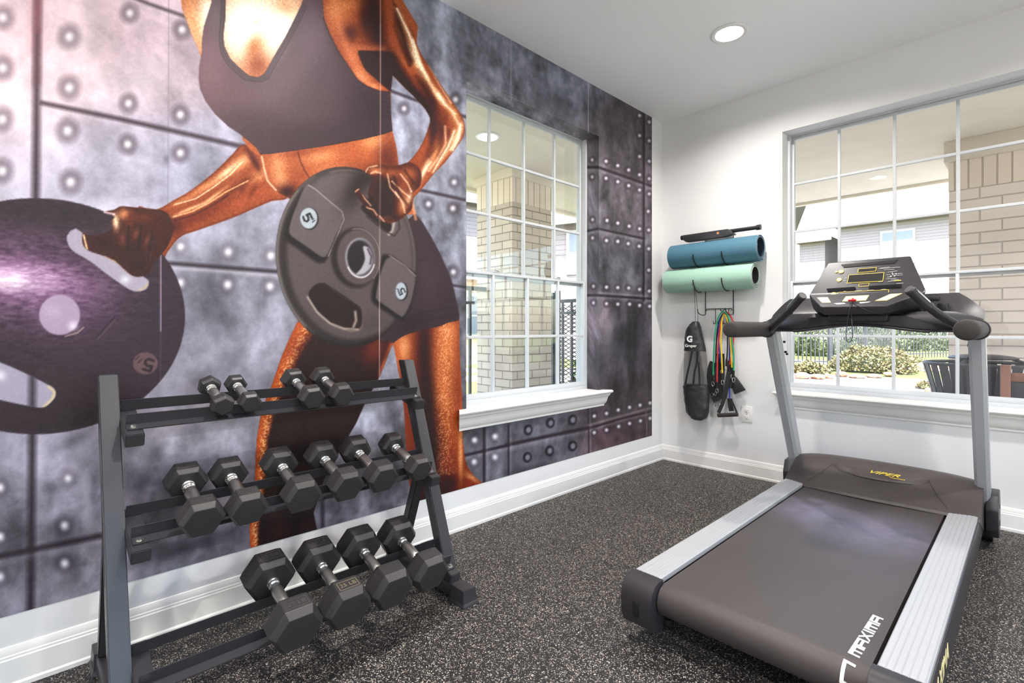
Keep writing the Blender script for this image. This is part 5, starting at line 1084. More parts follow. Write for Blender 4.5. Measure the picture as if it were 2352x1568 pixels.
mb = MB(); mb.prism([(.262, -.165, 1.762), (.60, -.165, 1.762), (.62, -.165, 1.748), (.64, -.165, 1.722), (.58, -.165, 1.7085), (.285, -.165, 1.7085), (.262, -.165, 1.728)], Vector((0, .06, 0)), .004); part('bar_body', mb, m_blackmetal, br)
mb = MB(); mb.cyl((.59, -.135, 1.748), (.80, -.135, 1.748), .0135, n=20); part('bar_handle', mb, m_dark, br)
mb = MB(); mb.cyl((.785, -.135, 1.748), (.812, -.135, 1.748), .0185, n=20); part('end_knob', mb, m_dark, br)
mb = MB(); mb.cyl((.238, -.135, 1.748), (.264, -.135, 1.748), .0175, n=20); part('end_knob', mb, m_dark, br)
m_copper = mat('copper_badge', (226, 160, 120), .3, .8)
mb = MB(); mb.cyl((.532, -.1655, 1.741), (.532, -.1685, 1.741), .009, n=16); part('copper_button', mb, m_copper, br)

# mesh carry bag
def mesh_bag_mat():
    m = bpy.data.materials.new('black_mesh_net'); m.use_nodes = True; t = m.node_tree; b = t.nodes['Principled BSDF']; b.inputs['Base Color'].default_value = col4((40, 38, 40)); b.inputs['Roughness'].default_value = .7
    o = [n for n in t.nodes if n.type == 'OUTPUT_MATERIAL'][0]; tr = t.nodes.new('ShaderNodeBsdfTransparent'); mx = t.nodes.new('ShaderNodeMixShader'); mx.inputs[0].default_value = .32
    t.links.new(tr.outputs[0], mx.inputs[1]); t.links.new(b.outputs[0], mx.inputs[2]); t.links.new(mx.outputs[0], o.inputs[0]); return m
m_net = mesh_bag_mat(); m_nylon = mat('black_nylon', (44, 42, 46), .38, bump=(30, .5, .006))
bag = root('mat_bag', (.31, -.10, .36), 'black drawstring mesh bag with a white logo hanging from the left hook', 'bag')
YB = -.105
def bag_part(nm, rows, dep, mt, cap=True, crump=.003, sd=1):
    rn = random.Random(sd); mb = MB(); secs = []; rows2 = []
    for (a, b), k in zip(zip(rows, rows[1:]), range(99)):
        for s_ in range(3): t = s_/3; rows2.append(tuple(a[i]*(1-t)+b[i]*t for i in range(3)))
    rows2.append(rows[-1])
    for py, l, r_ in rows2:
        a, b = at(l, py, 1, YB), at(r_, py, 1, YB); z = (a.z+b.z)/2; cx, w = (a.x+b.x)/2, (b.x-a.x)/2; n_ = 28; ring = []
        for k in range(n_):
            th_ = 2*math.pi*k/n_; j = 1+rn.uniform(-1, 1)*crump/.03; cs, sn = math.cos(th_), math.sin(th_)
            ring.append((cx+w*math.copysign(abs(cs)**.8, cs)*(1+(j-1)*.25), YB+min(dep, w)*sn*j, z))
        secs.append(ring)
    mb.loft(secs, cap); return part(nm, mb, mt, bag, ang=60)
bag_part('bag_top', [(738, 1592, 1604), (744, 1586, 1607), (752, 1580, 1609), (762, 1576, 1611), (776, 1573.5, 1614.5), (790, 1573, 1618), (806, 1572.5, 1621.5)], .045, m_nylon, True, .004)
bag_part('bag_net', [(806, 1572.5, 1621.5), (830, 1571.5, 1624), (860, 1571, 1625.5), (884, 1571, 1626)], .047, m_net, False, .001, 3)
bag_part('bag_bottom', [(883, 1571, 1626), (890, 1570, 1627), (905, 1571, 1628.5), (930, 1574, 1628.5), (948, 1577, 1627), (958, 1586, 1623), (964, 1596, 1614)], .05, m_nylon, True, .0035, 5)
mb = MB()
for q in ([(1602, 806), (1601, 830), (1595, 855), (1592, 884)], [(1590, 806), (1585, 830), (1578, 860), (1574, 884)], [(1604, 830), (1606, 860), (1607, 884)]):
    P_ = [at(x, y, 1, YB-.01) for x, y in q]
    for a, b in zip(P_, P_[1:]):
        w_ = Vector((.0075, 0, 0)); mb.prism([a-w_, a+w_, b+w_, b-w_], Vector((0, .002, 0)))
part('bag_strap', mb, m_nylon, bag)
mb = MB(); mb.tube(curve([at(1597, 745, 1, YB), at(1596.5, 715, 1, -.13), (.366, -.186, 1.365)], 5), .0016, 6); mb.tube(curve([at(1602, 745, 1, YB), at(1602.5, 715, 1, -.13), (.370, -.186, 1.365)], 5), .0016, 6); mb.ball((.368, -.186, 1.352), .008, 1)
part('drawstring', mb, m_cord, bag)
lp = at(1584, 779, 1, YB-.052); tb = text_bm('G', frame_M(lp, (1, 0, 0), (0, -1, 0)), size=.062, depth=.001, font_bold=.0028); part('bag_logo', tb, m_white, bag, smooth=False)
lp = at(1586.5, 794, 1, YB-.053); tb = text_bm('Gruper', frame_M(lp, (1, 0, 0), (0, -1, 0)), size=.030, depth=.001, font_bold=.0006); part('bag_logo', tb, m_white, bag, smooth=False)

# resistance bands
def band(rgb, lab, path, yy, r=.0052):
    p3 = [at(x, y, 1, yy) for x, y in path]; m_ = mat('rubber_'+lab.split()[0], rgb, .4)
    b_ = root('resistance_band', (p3[0].x, yy, min(p.z for p in p3)), lab, 'resistance band', 'resistance bands on the wall rack')
    mb = MB(); mb.tube(curve(p3, 5), r, 10); part('rubber_tube', mb, m_, b_)
    for e, f in ((p3[0], p3[1]), (p3[-1], p3[-2])):
        d = (e-f).normalized(); mb = MB(); mb.cyl(e-d*.004, e+d*.045, .0078, .0065, 12); part('end_sleeve', mb, m_dark, b_)
        mb = MB(); c0 = e+d*.062; mb.tube([c0+Vector((.009*math.cos(a), 0, .017*math.sin(a))) for a in [2*math.pi*k/16 for k in range(16)]], .0019, 6, closed=True); part('carabiner', mb, m_chrome, b_)
band((16, 150, 104), 'green resistance band looped over the wall hook, outermost on the left', [(1638, 862), (1639, 820), (1642, 770), (1647, 738), (1654, 721), (1661, 716), (1669, 720), (1676, 738), (1681, 780), (1685, 820), (1685, 852)], -.086)
band((206, 40, 50), 'red resistance band looped over the wall hook, outermost at the upper right', [(1647, 878), (1648, 830), (1651, 775), (1656, 740), (1662, 724), (1669, 717), (1677, 724), (1684, 742), (1685, 775), (1680, 815), (1676, 838)], -.070)
band((44, 62, 150), 'blue resistance band looped over the wall hook, between the red and yellow', [(1656, 835), (1653, 808), (1650, 775), (1651, 745), (1656, 728), (1663, 721), (1669, 728), (1674, 750), (1676, 790), (1675, 830)], -.060)
band((232, 196, 20), 'yellow resistance band looped over the wall hook, in the middle', [(1659, 858), (1658, 825), (1656, 785), (1657, 748), (1660, 728), (1664, 722), (1669, 730), (1675, 755), (1679, 800), (1681, 845)], -.078)
band((30, 29, 31), 'black resistance band looped over the wall hook, just inside the green', [(1643, 884), (1644, 830), (1646, 775), (1651, 740), (1658, 724), (1664, 720), (1669, 728), (1671, 752), (1671, 800), (1669, 826)], -.050)
m_web = mat('black_webbing', (36, 34, 36), .65, bump=(60, .4, .002))
def strap(nm, lab, pts, w, yy, th=.006, cat='strap'):
    p3 = [at(x, y, 1, yy) for x, y in pts]; s_ = root(nm, (p3[0].x, yy, min(p.z for p in p3)), lab, cat)
    mb = MB(); c_ = curve(p3, 4); secs = []
    for i, p in enumerate(c_):
        d = (c_[min(i+1, len(c_)-1)]-c_[max(i-1, 0)]).normalized(); sd = d.cross(Vector((0, 1, 0))).normalized()*w/2; secs.append([p-sd, p+sd, p+sd+Vector((0, th, 0)), p-sd+Vector((0, th, 0))])
    mb.loft(secs); part('webbing', mb, m_web, s_, ang=60); return s_
s_ = strap('ankle_strap', 'black padded ankle strap hanging at the left of the resistance bands', [(1638, 832), (1633, 845), (1631, 870), (1637, 900), (1646, 922)], .050, -.050, .012)
mb = MB(); c0 = at(1635, 907, 1, -.055); mb.tube([c0+Vector((.011*math.cos(a), 0, .013*math.sin(a))) for a in [2*math.pi*k/16 for k in range(16)]], .002, 6, closed=True); part('metal_ring', mb, m_chrome, s_)
s_ = strap('ankle_strap', 'black padded ankle strap hanging behind the yellow resistance band', [(1654, 812), (1655, 850), (1652, 885), (1650, 915)], .052, -.036, .012)
mb = MB(); c0 = at(1643, 931, 1, -.045)
for dx in (-.008, .012, .03): mb.tube([c0+Vector((dx+.009*math.cos(a), 0, .017*math.sin(a))) for a in [2*math.pi*k/14 for k in range(14)]], .002, 6, closed=True)
part('metal_ring', mb, m_chrome, s_)
strap('door_anchor', 'black door anchor strap hanging below the blue resistance band', [(1674, 828), (1677, 850), (1676, 872), (1673, 890)], .042, -.066, .01)
h_ = root('pull_stirrup', (.56, -.07, .42), 'black foam exercise handle on a triangle of webbing, lowest of the hanging gear', 'stirrup')
mb = MB()
def web(mb, q, w, yy, th=.004):
    P_ = [at(x, y, 1, yy) for x, y in q]
    for a, b in zip(P_, P_[1:]):
        d = (b-a).normalized(); sd = d.cross(Vector((0, 1, 0))).normalized()*w/2; mb.prism([a-sd, a+sd, b+sd, b-sd], Vector((0, th, 0)))
web(mb, [(1666, 905), (1660, 925), (1650, 948)], .026, -.078); web(mb, [(1678, 915), (1686, 932), (1693, 949)], .012, -.074); web(mb, [(1676, 845), (1670, 880), (1663, 915)], .034, -.074); part('webbing_loop', mb, m_web, h_)
mb = MB(); mb.cyl(at(1649, 953.5, 1, -.076), at(1694.5, 951.5, 1, -.076), .0145, n=20); part('foam_bar', mb, m_foam, h_)
s_ = strap('pull_stirrup', 'second black exercise handle hanging behind the webbing triangle', [(1676, 915), (1677, 930), (1680, 944)], .034, -.052, .008, 'stirrup')
mb = MB(); mb.tube(curve([at(1675, 840, 1, -.06), at(1675, 875, 1, -.06), at(1676, 915, 1, -.055)]), .0052, 8)
part('blue_tube', mb, mat('blue_tube_rubber', (52, 72, 170), .4), s_, 'blue rubber tube')
pc = root('pouch', (.64, -.05, .55), 'small black drawstring pouch sticking out to the right of the bands', 'pouch')
mb = MB(); f0 = [at(x, y, 1, -.055) for x, y in ((1687, 862), (1696, 874), (1712, 896), (1686, 906), (1680, 890), (1680, 868))]; mb.prism(f0, Vector((0, .022, 0)), .007); part('pouch_body', mb, m_nylon, pc)
mb = MB(); mb.tube(curve([at(1682, 862, 1, -.07), at(1688, 858, 1, -.07), at(1690, 866, 1, -.065)]), .0014, 6); part('pouch_cord', mb, m_white, pc)

# wall outlet
ol = root('wall_outlet', (.6705, 0, .387), 'white double electrical outlet low on the white wall', 'outlet')
mb = MB(); mb.box(.633, .708, -.006, -.0003, .387, .503, .003); part('cover_plate', mb, m_trim, ol)
for zc in (.421, .469):
    mb = MB(); mb.lathe([(.0165, 0), (.0165, .0015), (.015, .0022), (0, .0022)], Matrix.Translation((.6705, -.006, zc)) @ Matrix.Rotation(math.pi/2, 4, 'X'), 24); sk = part('socket', mb, m_trim, ol)
    mb = MB(); mb.box(.6635, .6652, -.0088, -.0078, zc-.001, zc+.008); mb.box(.6755, .6772, -.0088, -.0078, zc, zc+.0075); mb.cyl((.6705, -.0078, zc-.008), (.6705, -.0088, zc-.008), .0026, n=12); part('slots', mb, m_dark, sk)
mb = MB(); mb.cyl((.6705, -.006, .445), (.6705, -.0075, .445), .0028, n=12); part('screw', mb, m_zinc, ol)
# ================= outside =================
m_conc = mat('pale_concrete', (200, 197, 192), .85, noise=(3, (214, 210, 204), .2), bump=(60, .2, .003))
m_grass = mat('lawn_green', (84, 98, 50), .9, noise=(30, (110, 124, 66), .2), bump=(90, 1, .02))
m_mulch = mat('grey_brown_mulch', (90, 80, 78), .95, noise=(60, (136, 124, 122), .15), bump=(80, 1, .02))
m_porch = mat('cream_stucco_soffit', (226, 214, 198), .9, noise=(4, (218, 206, 190), .2), bump=(20, .3, .006))
m_fence = mat('dark_grey_fence', (66, 68, 74), .5)
m_rock = mat('tan_fieldstone', (176, 124, 92), .9, noise=(8, (198, 156, 126), .2), bump=(25, .8, .02))
m_roof = mat('lilac_grey_shingle', (104, 98, 102), .9, noise=(40, (116, 110, 114), .15))
m_roofw = mat('white_house_trim', (190, 186, 182), .7); m_tantrim = mat('tan_house_trim', (180, 154, 124), .7)
m_wood = mat('stained_wood', (122, 80, 62), .5, noise=(3, (140, 94, 72), .2)); m_bin = mat('dark_bin_metal', (52, 52, 60), .45, .2)
ZP = -.03
mb = MB(); mb.box(-2.6, 9, .2, 4.4, ZP-.2, ZP); mb.box(-2.6, -.2, -8, .2, ZP-.2, ZP); mb.box(RX+.2, 9, -9, .2, ZP-.2, ZP); struct('patio', mb, m_conc, smooth=False)  # last slab is unseen, added to bounce sunlight through the side window
mb = MB(); mb.box(-40, 40, 4.4, 80, ZP-.3, ZP-.05); mb.box(-40, -2.6, -30, 4.4, ZP-.3, ZP-.05); mb.box(9, 40, -30, 4.4, ZP-.3, ZP-.05); struct('lawn', mb, m_grass, smooth=False)
mb = MB(); mb.prism([(-9, 4.41, ZP-.0449), (9, 4.41, ZP-.0449), (9, 6.95, ZP-.0449), (-9, 4.95, ZP-.0449)], Vector((0, 0, .04)))
mb.box(-14, -2.61, -9, -6, ZP-.045, ZP-.01); mb.box(-7.0, -6.2, -6, 6, ZP-.045, ZP-.01)
struct('garden_path', mb, m_conc, smooth=False)
mb = MB(); mb.box(-12, 14, 13.5, 16, ZP-.045, ZP-.02); struct('far_walkway', mb, m_conc, smooth=False)
mb = MB(); mb.prism([(-7, 5.6, ZP-.048), (6, 7.4, ZP-.048), (6, 11.2, ZP-.048), (-7, 9.5, ZP-.048)], Vector((0, 0, .02))); struct('mulch_bed', mb, m_mulch, smooth=False)
# porch roof
ZC = 2.62
mb = MB(); mb.box(-2.23, 9, .2, 3.2, ZC, ZC+.2); mb.box(-2.23, -.2, -8, .2, ZC, ZC+.2); struct('porch_ceiling', mb, m_porch, smooth=False)
mb = MB(); mb.box(-2.30, 9, 3.2, 3.27, ZC-.03, ZC+.28); mb.box(-2.30, -2.23, -8, 3.2, ZC-.03, ZC+.28); struct('trim_1', mb, m_porch)
mb = MB(); mb.box(-2.4, RX+1, RY-2, 3.4, CH+.25, CH+.5); struct('building_roof', mb, m_roof, smooth=False)
def column(x0, x1, y0, y1, zt, mt, lab):
    c = root('brick_column', ((x0+x1)/2, (y0+y1)/2, ZP), lab, 'column')
    mb = MB(); mb.box(x0, x1, y0, y1, ZP, zt-.24, .003); part('brick_shaft', mb, mt, c, smooth=False)
    mb = MB(); mb.box(x0-.002, x1+.002, y0-.002, y1+.002, zt-.24, zt, .003); part('soldier_course', mb, m_brickup, c, smooth=False)
    mb = MB(); mb.box(x0-.03, x1+.03, y0-.03, y1+.03, zt, ZC, .004); part('capital', mb, m_porch, c)
column(-1.93, -1.40, -.35, .22, 2.53, m_brick_shaded, 'cream brick porch column seen through the window in the mural wall')
column(1.60, 2.40, 1.85, 2.45, 2.45, m_brick2, 'cream brick porch column seen through the window behind the treadmill')
dl = at(1120, 313, 2, ZC)
r_ = root('porch_light', (dl.x, dl.y, ZC), 'round recessed porch light seen through the window in the mural wall', 'light')
mb = MB(); mb.lathe([(.10, -.001), (.10, -.006), (.082, -.009), (.082, -.001), (.10, -.001)], Matrix.Translation((dl.x, dl.y, ZC)), cap=False); part('trim_ring', mb, m_trim, r_)
mb = MB(); mb.lathe([(.08, -.0095), (.08, -.0105)], Matrix.Translation((dl.x, dl.y, ZC))); part('lamp_diffuser', mb, m_emit, r_)

def fence(lab, p0, p1, z0, z1, n, posts, rails, pr=.011, group=None):
    p0, p1 = Vector(p0), Vector(p1); f = root('metal_fence', (p0.x, p0.y, z0), lab, 'fence', group)
    ang = math.atan2(p1.y-p0.y, p1.x-p0.x); L_ = (p1-p0).length; R_ = Matrix.Translation((p0.x, p0.y, 0)) @ Matrix.Rotation(ang, 4, 'Z')
    first = None
    for k in range(n):
        a = L_*(k+.5)/n
        if first is None:
            mb = MB(); mb.box(-pr, pr, -pr, pr, z0+.05, z1); first = part('picket', mb, m_fence, f, local=True, smooth=False); q = first
        else:
            q = first.copy(); C.objects.link(q); q.parent = f
        w = Matrix.Translation((p0.x, p0.y, 0)) @ Matrix.Rotation(ang, 4, 'Z') @ Vector((a, 0, 0)); q.location = (w.x-p0.x, w.y-p0.y, -z0); q.rotation_euler = (0, 0, ang)
    for z in rails:
        mb = MB(); mb.box(0, L_, -.018, .018, z-.018, z+.018, 0, R_); part('rail', mb, m_fence, f, smooth=False)
    for a in posts:
        mb = MB(); mb.box(a*L_-.04, a*L_+.04, -.04, .04, z0-.02, z1+.06, 0, R_); part('post', mb, m_fence, f, smooth=False)
fa, fb = at(1790, 846, 2, ZP-.05), at(1906, 846, 2, ZP-.05); fc = at(2052, 826, 2, ZP-.05); fd = at(2215, 821, 2, ZP-.05); g_ = (fb-fa).normalized()*.1
fence('dark picket fence left of the round shrub, seen under the treadmill console', fa, fb, ZP-.05, 1.36, 12, (1.0,), (.12, 1.2))
fence('dark closely spaced picket fence behind the round shrub', fb+(fc-fb).normalized()*.12, fc-(fc-fb).normalized()*.12, ZP-.05, 1.36, 34, (.5,), (.12, 1.2))
fence('dark picket fence right of the round shrub beside the brick column', fc, fd, ZP-.05, 1.36, 24, (0,), (.12, 1.2))
# fence running up to the left column
f2 = root('metal_fence', (-1.80, -.9, ZP), 'black metal fence ending at the cream brick column outside the mural wall window', 'fence')
mb = MB(); mb.box(-1.82, -1.78, -3.2, -.352, 1.44, 1.48); part('rail', mb, m_fence, f2, smooth=False)
mb = MB(); mb.box(-1.815, -1.785, -3.2, -.50, 1.30, 1.33); part('rail', mb, m_fence, f2, smooth=False)
for k in range(14):
    y = -.55-.19*k; mb = MB(); mb.box(-1.812, -1.788, y-.012, y+.012, ZP, 1.44); part('picket', mb, m_fence, f2, smooth=False)
# mesh gate panel right of the column
gp = root('mesh_gate', (-1.5, .95, ZP), 'black expanded-metal mesh gate panel right of the brick column', 'gate')
yg = .95; xa = at(1267, 700, 1, yg).x; xb = at(1284, 700, 1, yg).x
mb = MB(); mb.box(xa, xa+.05, yg-.03, yg+.03, ZP, 1.50); mb.box(xb-.045, xb, yg-.03, yg+.03, ZP, 1.52); part('gate_post', mb, m_fence, gp, smooth=False)
mb = MB(); mb.box(xb, xb+1.3, yg-.02, yg+.02, 1.37, 1.41); mb.box(xb, xb+1.3, yg-.02, yg+.02, 1.23, 1.26); part('gate_rail', mb, m_fence, gp, smooth=False)
for k in range(9): mb = MB(); x = xb+.06+k*.14; mb.box(x-.011, x+.011, yg-.012, yg+.012, ZP+.05, 1.38); part('gate_bar', mb, m_fence, gp, smooth=False)
mb = MB(); w_ = .045; h_ = .05
for i in range(26):
    for j in range(26):
        x = xb+w_*i; z = ZP+.08+h_*j+(h_/2 if i % 2 else 0)
        for (dx, dz) in ((w_, h_/2), (w_, -h_/2)):
            a, b = Vector((x, yg+.018, z)), Vector((x+dx, yg+.018, z+dz)); n_ = Vector((0, 0, .0055)); mb.poly([a-n_, b-n_, b+n_, a+n_, a-n_+Vector((0, .003, 0)), b-n_+Vector((0, .003, 0)), b+n_+Vector((0, .003, 0)), a+n_+Vector((0, .003, 0))], [(0, 1, 2, 3), (7, 6, 5, 4), (0, 4, 5, 1), (3, 2, 6, 7)])
part('expanded_mesh', mb, m_fence, gp, smooth=False)

# shrubs: a leafy crown of small leaf blades round a branching core
def leaf_mat(nm, c1, c2):
    m = mat(nm, c1, .55); t = m.node_tree; b = t.nodes['Principled BSDF']; oi = t.nodes.new('ShaderNodeTexCoord'); n = t.nodes.new('ShaderNodeTexNoise'); n.inputs['Scale'].default_value = 22; n.inputs['Detail'].default_value = 1
    t.links.new(oi.outputs['Object'], n.inputs['Vector']); r = t.nodes.new('ShaderNodeValToRGB'); r.color_ramp.elements[0].position = .36; r.color_ramp.elements[0].color = col4(c1); r.color_ramp.elements[1].position = .64; r.color_ramp.elements[1].color = col4(c2)
    t.links.new(n.outputs[0], r.inputs[0]); t.links.new(r.outputs[0], b.inputs['Base Color']); return m
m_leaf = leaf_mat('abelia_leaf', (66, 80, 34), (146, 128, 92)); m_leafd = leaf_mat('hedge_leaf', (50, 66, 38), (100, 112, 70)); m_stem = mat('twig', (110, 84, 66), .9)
def shrub(nm, lab, c, rx, ry, rz, n, size, mt, seed, group=None, cat='shrub'):
    s_ = root(nm, c, lab, cat, group); rn = random.Random(seed); mb = MB(); c = Vector(c)
    for k in range(n):
        d = Vector((rn.gauss(0, 1), rn.gauss(0, 1), abs(rn.gauss(0, 1)))).normalized(); q = rn.uniform(.72, 1.04)+.09*math.sin(d.x*7+seed)*math.cos(d.y*6)
        p = c+Vector((d.x*rx*q, d.y*ry*q, max(d.z, .0)*rz*q+.02)); a = Vector((rn.uniform(-1, 1), rn.uniform(-1, 1), rn.uniform(-.4, 1))).normalized(); b = a.orthogonal().normalized(); b = Quaternion(a, rn.uniform(0, 6.28)) @ b
        l = size*rn.uniform(.6, 1.2); w = l*.34; nn = a.cross(b)*l*.08
        mb.poly([p, p+a*l*.45+b*w+nn, p+a*l, p+a*l*.45-b*w+nn], [(0, 1, 2, 3)])
    part('foliage', mb, mt, s_, smooth=False)
    mb = MB(); 
    for k in range(14):
        a = rn.uniform(0, 6.28); r_ = rn.uniform(.3, .75); mb.tube([c+Vector((0, 0, 0)), c+Vector((math.cos(a)*rx*r_*.5, math.sin(a)*ry*r_*.5, rz*.45)), c+Vector((math.cos(a)*rx*r_, math.sin(a)*ry*r_, rz*.8))], [.018, .012, .006], 5)
    part('stems', mb, m_stem, s_)
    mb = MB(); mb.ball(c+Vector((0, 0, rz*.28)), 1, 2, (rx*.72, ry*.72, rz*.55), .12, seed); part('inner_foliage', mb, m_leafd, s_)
def gpt(px, py): return at(px, py, 2, ZP-.03)
shrub('round_shrub', 'large round yellow-green shrub framed by the window behind the treadmill', gpt(2002, 853), .95, .6, .62, 4200, .08, m_leaf, 4)
shrub('low_shrub', 'low loose shrub left of the large round shrub', gpt(1858, 857), .5, .35, .26, 1200, .07, m_leaf, 8)
shrub('low_shrub', 'low shrub at the right foot of the large round shrub', gpt(2092, 843), .44, .30, .30, 900, .07, m_leaf, 12)
for i, (px, py, w, h, lb) in enumerate(((1856, 812, 2.6, 1.5, 'dark hedge beyond the fence at the left edge of the right-hand window'), (2140, 800, 2.6, 1.5, 'dark bushy hedge beyond the fence beside the brick column'), (2020, 800, 2.4, 1.3, 'dark hedge hidden behind the dense pickets'))):
    shrub('hedge', lb, at(px, py+4, 2, ZP-.05), w, .9, h, 2600, .16, m_leafd, 30+i, None, 'hedge')
shrub('climbing_bush', 'leafy green bush behind the mesh gate panel', (-1.75, 1.75, ZP), .6, .45, 1.0, 2600, .07, leaf_mat('bush_leaf', (76, 104, 40), (150, 160, 84)), 51, None, 'shrub')
shrub('groundcover_plant', 'small yellow-green plant left of the rubbish bin', gpt(2128, 893), .16, .14, .12, 260, .05, m_leaf, 61, None, 'plant')
# border stones
rn = random.Random(5); base = []
ST = [(1812, 873, 24, 10), (1842, 868, 34, 14), (1878, 869, 34, 11), (1904, 868, 22, 10), (1932, 864, 26, 12), (1968, 867, 36, 8), (2008, 866, 34, 8), (2044, 862, 30, 9), (2072, 856, 30, 13), (2096, 853, 26, 14), (2116, 848, 22, 16), (2136, 851, 26, 14), (2158, 847, 26, 14), (2184, 846, 26, 14), (2132, 905, 16, 16), (2148, 912, 18, 16)]
POS = ['at the left window jamb', 'second from the left jamb', 'below the low loose shrub', 'left of the window muntin', 'right of the window muntin', 'flat, under the left half of the round shrub', 'flat, under the middle of the round shrub', 'under the right edge of the round shrub', 'just right of the second muntin', 'rusty, upright, right of the shrub', 'tallest and peaked, right of the shrub', 'left above the rubbish bin rim', 'directly behind the rubbish bin rim', 'against the brick column', 'by the small plant left of the bin', 'touching the lower left of the bin']
for i, ((px, py, w, h), lb) in enumerate(zip(ST, POS)):
    c = at(px, py, 2, ZP-.02); d = (c-CAM).dot(FW); sc = d/FOC; mb = MB(); mb.ball((c.x, c.y, c.z+h*sc*.35), 1, 2, (w*sc*.46, w*sc*.4, h*sc*.62), .13, i)
    thing('border_stone', mb, m_rock, 'tan border stone '+lb, 'stone', 'fieldstones edging the garden bed', ang=20)
# bin
bx, by = at(2252, 800, 1, -.0).x, 0; bc = CAM+ray(2256, 800)*3.6; bc = Vector((bc.x, bc.y, ZP))
rb = root('rubbish_bin', bc, 'dark slatted metal rubbish bin with a domed lid on the patio', 'bin')
mb = MB(); mb.lathe([(.19, .04), (.205, .05), (.205, .60), (.19, .60), (.185, .06), (0, .055)], Matrix.Translation(bc), 28); part('liner', mb, m_dark, rb)
for k in range(26):
    a = 2*math.pi*k/26; cs, sn = math.cos(a), math.sin(a); mb = MB(); tv = Vector((-sn, cs, 0))*.0235; rv = Vector((cs, sn, 0))
    secs = []
    for r_, z in ((.225, .02), (.225, .30), (.232, .50), (.25, .66), (.275, .78), (.29, .845)):
        p = bc+rv*r_+Vector((0, 0, z)); secs.append([p-tv, p+tv, p+tv+rv*.007, p-tv+rv*.007])
    mb.loft(secs); part('slat', mb, m_bin, rb)
mb = MB(); mb.tube([bc+Vector((.288*math.cos(a), .288*math.sin(a), .848)) for a in [2*math.pi*k/36 for k in range(36)]], .012, 8, closed=True); mb.tube([bc+Vector((.228*math.cos(a), .228*math.sin(a), .03)) for a in [2*math.pi*k/36 for k in range(36)]], .012, 8, closed=True); part('hoop', mb, m_bin, rb)
mb = MB(); mb.lathe([(.165, .885), (.17, .893), (.15, .905), (.09, .915), (0, .918)], Matrix.Translation(bc), 32); part('domed_lid', mb, m_bin, rb)
for k in range(3):
    a = 2.2+2.1*k; mb = MB(); mb.cyl(bc+Vector((.13*math.cos(a), .13*math.sin(a), .89)), bc+Vector((.24*math.cos(a), .24*math.sin(a), .845)), .010, n=8); part('lid_support', mb, m_bin, rb)
for o in rb.children: o.data.transform(Matrix.Diagonal((1.12, 1.12, .985, 1)))
# wooden chair
cc = CAM+ray(2310, 838)*2.95; zt = cc.z
chh = root('patio_chair', (cc.x+.22, cc.y-.02, ZP), 'brown wooden patio chair with a dark sling back, cut off by the frame edge', 'chair')
for dx in (0, .46):
    for dy, hh in ((0, zt), (.36, .46)):
        mb = MB(); mb.box(cc.x+dx-.022, cc.x+dx+.022, cc.y+dy-.03, cc.y+dy+.03, ZP, hh, .004); part('leg', mb, m_wood, chh)
mb = MB(); mb.box(cc.x+.02, cc.x+.44, cc.y-.012, cc.y+.012, zt-.095, zt-.045, .003); part('back_rail', mb, m_wood, chh)
mb = MB(); mb.box(cc.x+.02, cc.x+.44, cc.y-.005, cc.y+.005, .5, zt-.095, .002); part('sling_back', mb, m_bin, chh)
mb = MB(); mb.box(cc.x+.0, cc.x+.46, cc.y+.0, cc.y+.38, .41, .45, .004); part('seat', mb, m_wood, chh)
tb_ = root('patio_table', (cc.x+.75, cc.y+.9, ZP), 'dark metal patio table behind the wooden chair', 'table')
mb = MB(); mb.box(cc.x+.35, cc.x+1.2, cc.y+.55, cc.y+1.3, .70, .735, .005); part('tabletop', mb, m_bin, tb_)
for dx in (.40, 1.14):
    for dy in (.6, 1.25): mb = MB(); mb.box(cc.x+dx-.02, cc.x+dx+.02, cc.y+dy-.02, cc.y+dy+.02, ZP, .70, .003); part('leg', mb, m_bin, tb_)

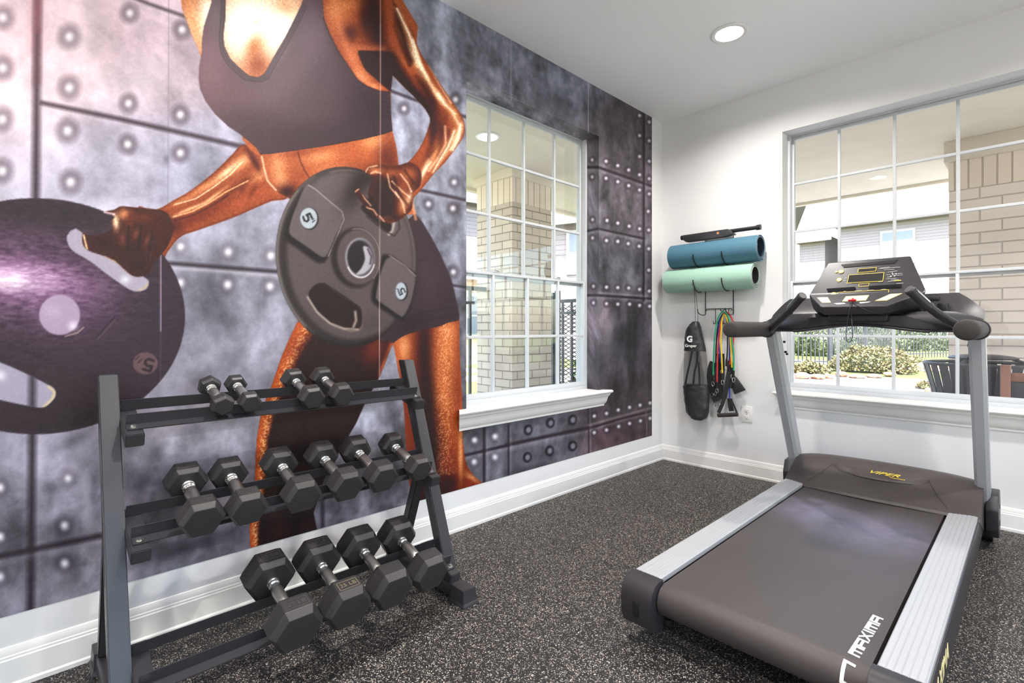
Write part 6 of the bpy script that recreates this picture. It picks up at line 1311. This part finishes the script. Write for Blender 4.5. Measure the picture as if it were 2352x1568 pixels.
# houses
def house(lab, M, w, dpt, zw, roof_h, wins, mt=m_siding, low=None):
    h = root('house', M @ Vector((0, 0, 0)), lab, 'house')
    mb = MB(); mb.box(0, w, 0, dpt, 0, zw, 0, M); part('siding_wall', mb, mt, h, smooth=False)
    mb = MB(); t_ = bmesh.new(); e = .55
    P_ = [(-e, -e, zw), (w+e, -e, zw), (w+e, dpt+e, zw), (-e, dpt+e, zw), (w*.28, dpt/2, zw+roof_h), (w*.72, dpt/2, zw+roof_h)]
    q = MB(); q.poly([M @ Vector(p) for p in P_], [(0, 1, 5, 4), (1, 2, 5), (2, 3, 4, 5), (3, 0, 4), (3, 2, 1, 0)]); part('roof', q, m_roof, h, smooth=False)
    mb = MB(); mb.box(-e, w+e, -e-.02, -e+.08, zw-.22, zw+.02, 0, M); part('fascia', mb, m_roofw, h, smooth=False)
    for (x0, x1, z0, z1) in wins:
        mb = MB(); mb.box(x0-.12, x1+.12, -.06, .02, z0-.12, z1+.12, 0, M); f_ = part('window_frame', mb, m_roofw, h, smooth=False)
        mb = MB(); mb.box(x0, x1, -.075, -.062, z0, (z0+z1)/2-.03, 0, M); mb.box(x0, x1, -.075, -.062, (z0+z1)/2+.03, z1, 0, M); part('window_glass', mb, m_pane, f_, smooth=False)
    return h
m_pane = mat('house_window_glass', (120, 130, 142), .1)
def place(px, d, ang=0):
    p = CAM+ray(px, HY)*d; return Matrix.Translation((p.x, p.y, ZP-.1)) @ Matrix.Rotation(ang, 4, 'Z')
# right-hand window: faces us squarely (parallel to the right wall)
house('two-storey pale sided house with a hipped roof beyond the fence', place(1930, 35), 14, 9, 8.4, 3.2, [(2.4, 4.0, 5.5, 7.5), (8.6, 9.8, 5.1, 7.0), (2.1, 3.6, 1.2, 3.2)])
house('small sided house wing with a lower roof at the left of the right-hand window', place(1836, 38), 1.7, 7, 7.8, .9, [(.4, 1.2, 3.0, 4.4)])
house('tan brick townhouse seen low through the left edge of the mural wall window', place(1010, 15, math.radians(90)), 3.5, 3, 2.9, .6, [(1.0, 1.8, 1.0, 2.2)], m_redbrick)
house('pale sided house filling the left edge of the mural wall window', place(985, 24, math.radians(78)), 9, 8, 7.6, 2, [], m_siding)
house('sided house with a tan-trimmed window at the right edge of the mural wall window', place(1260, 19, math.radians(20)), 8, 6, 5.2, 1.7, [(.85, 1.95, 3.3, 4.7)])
# ---- no unused helper objects remain ----
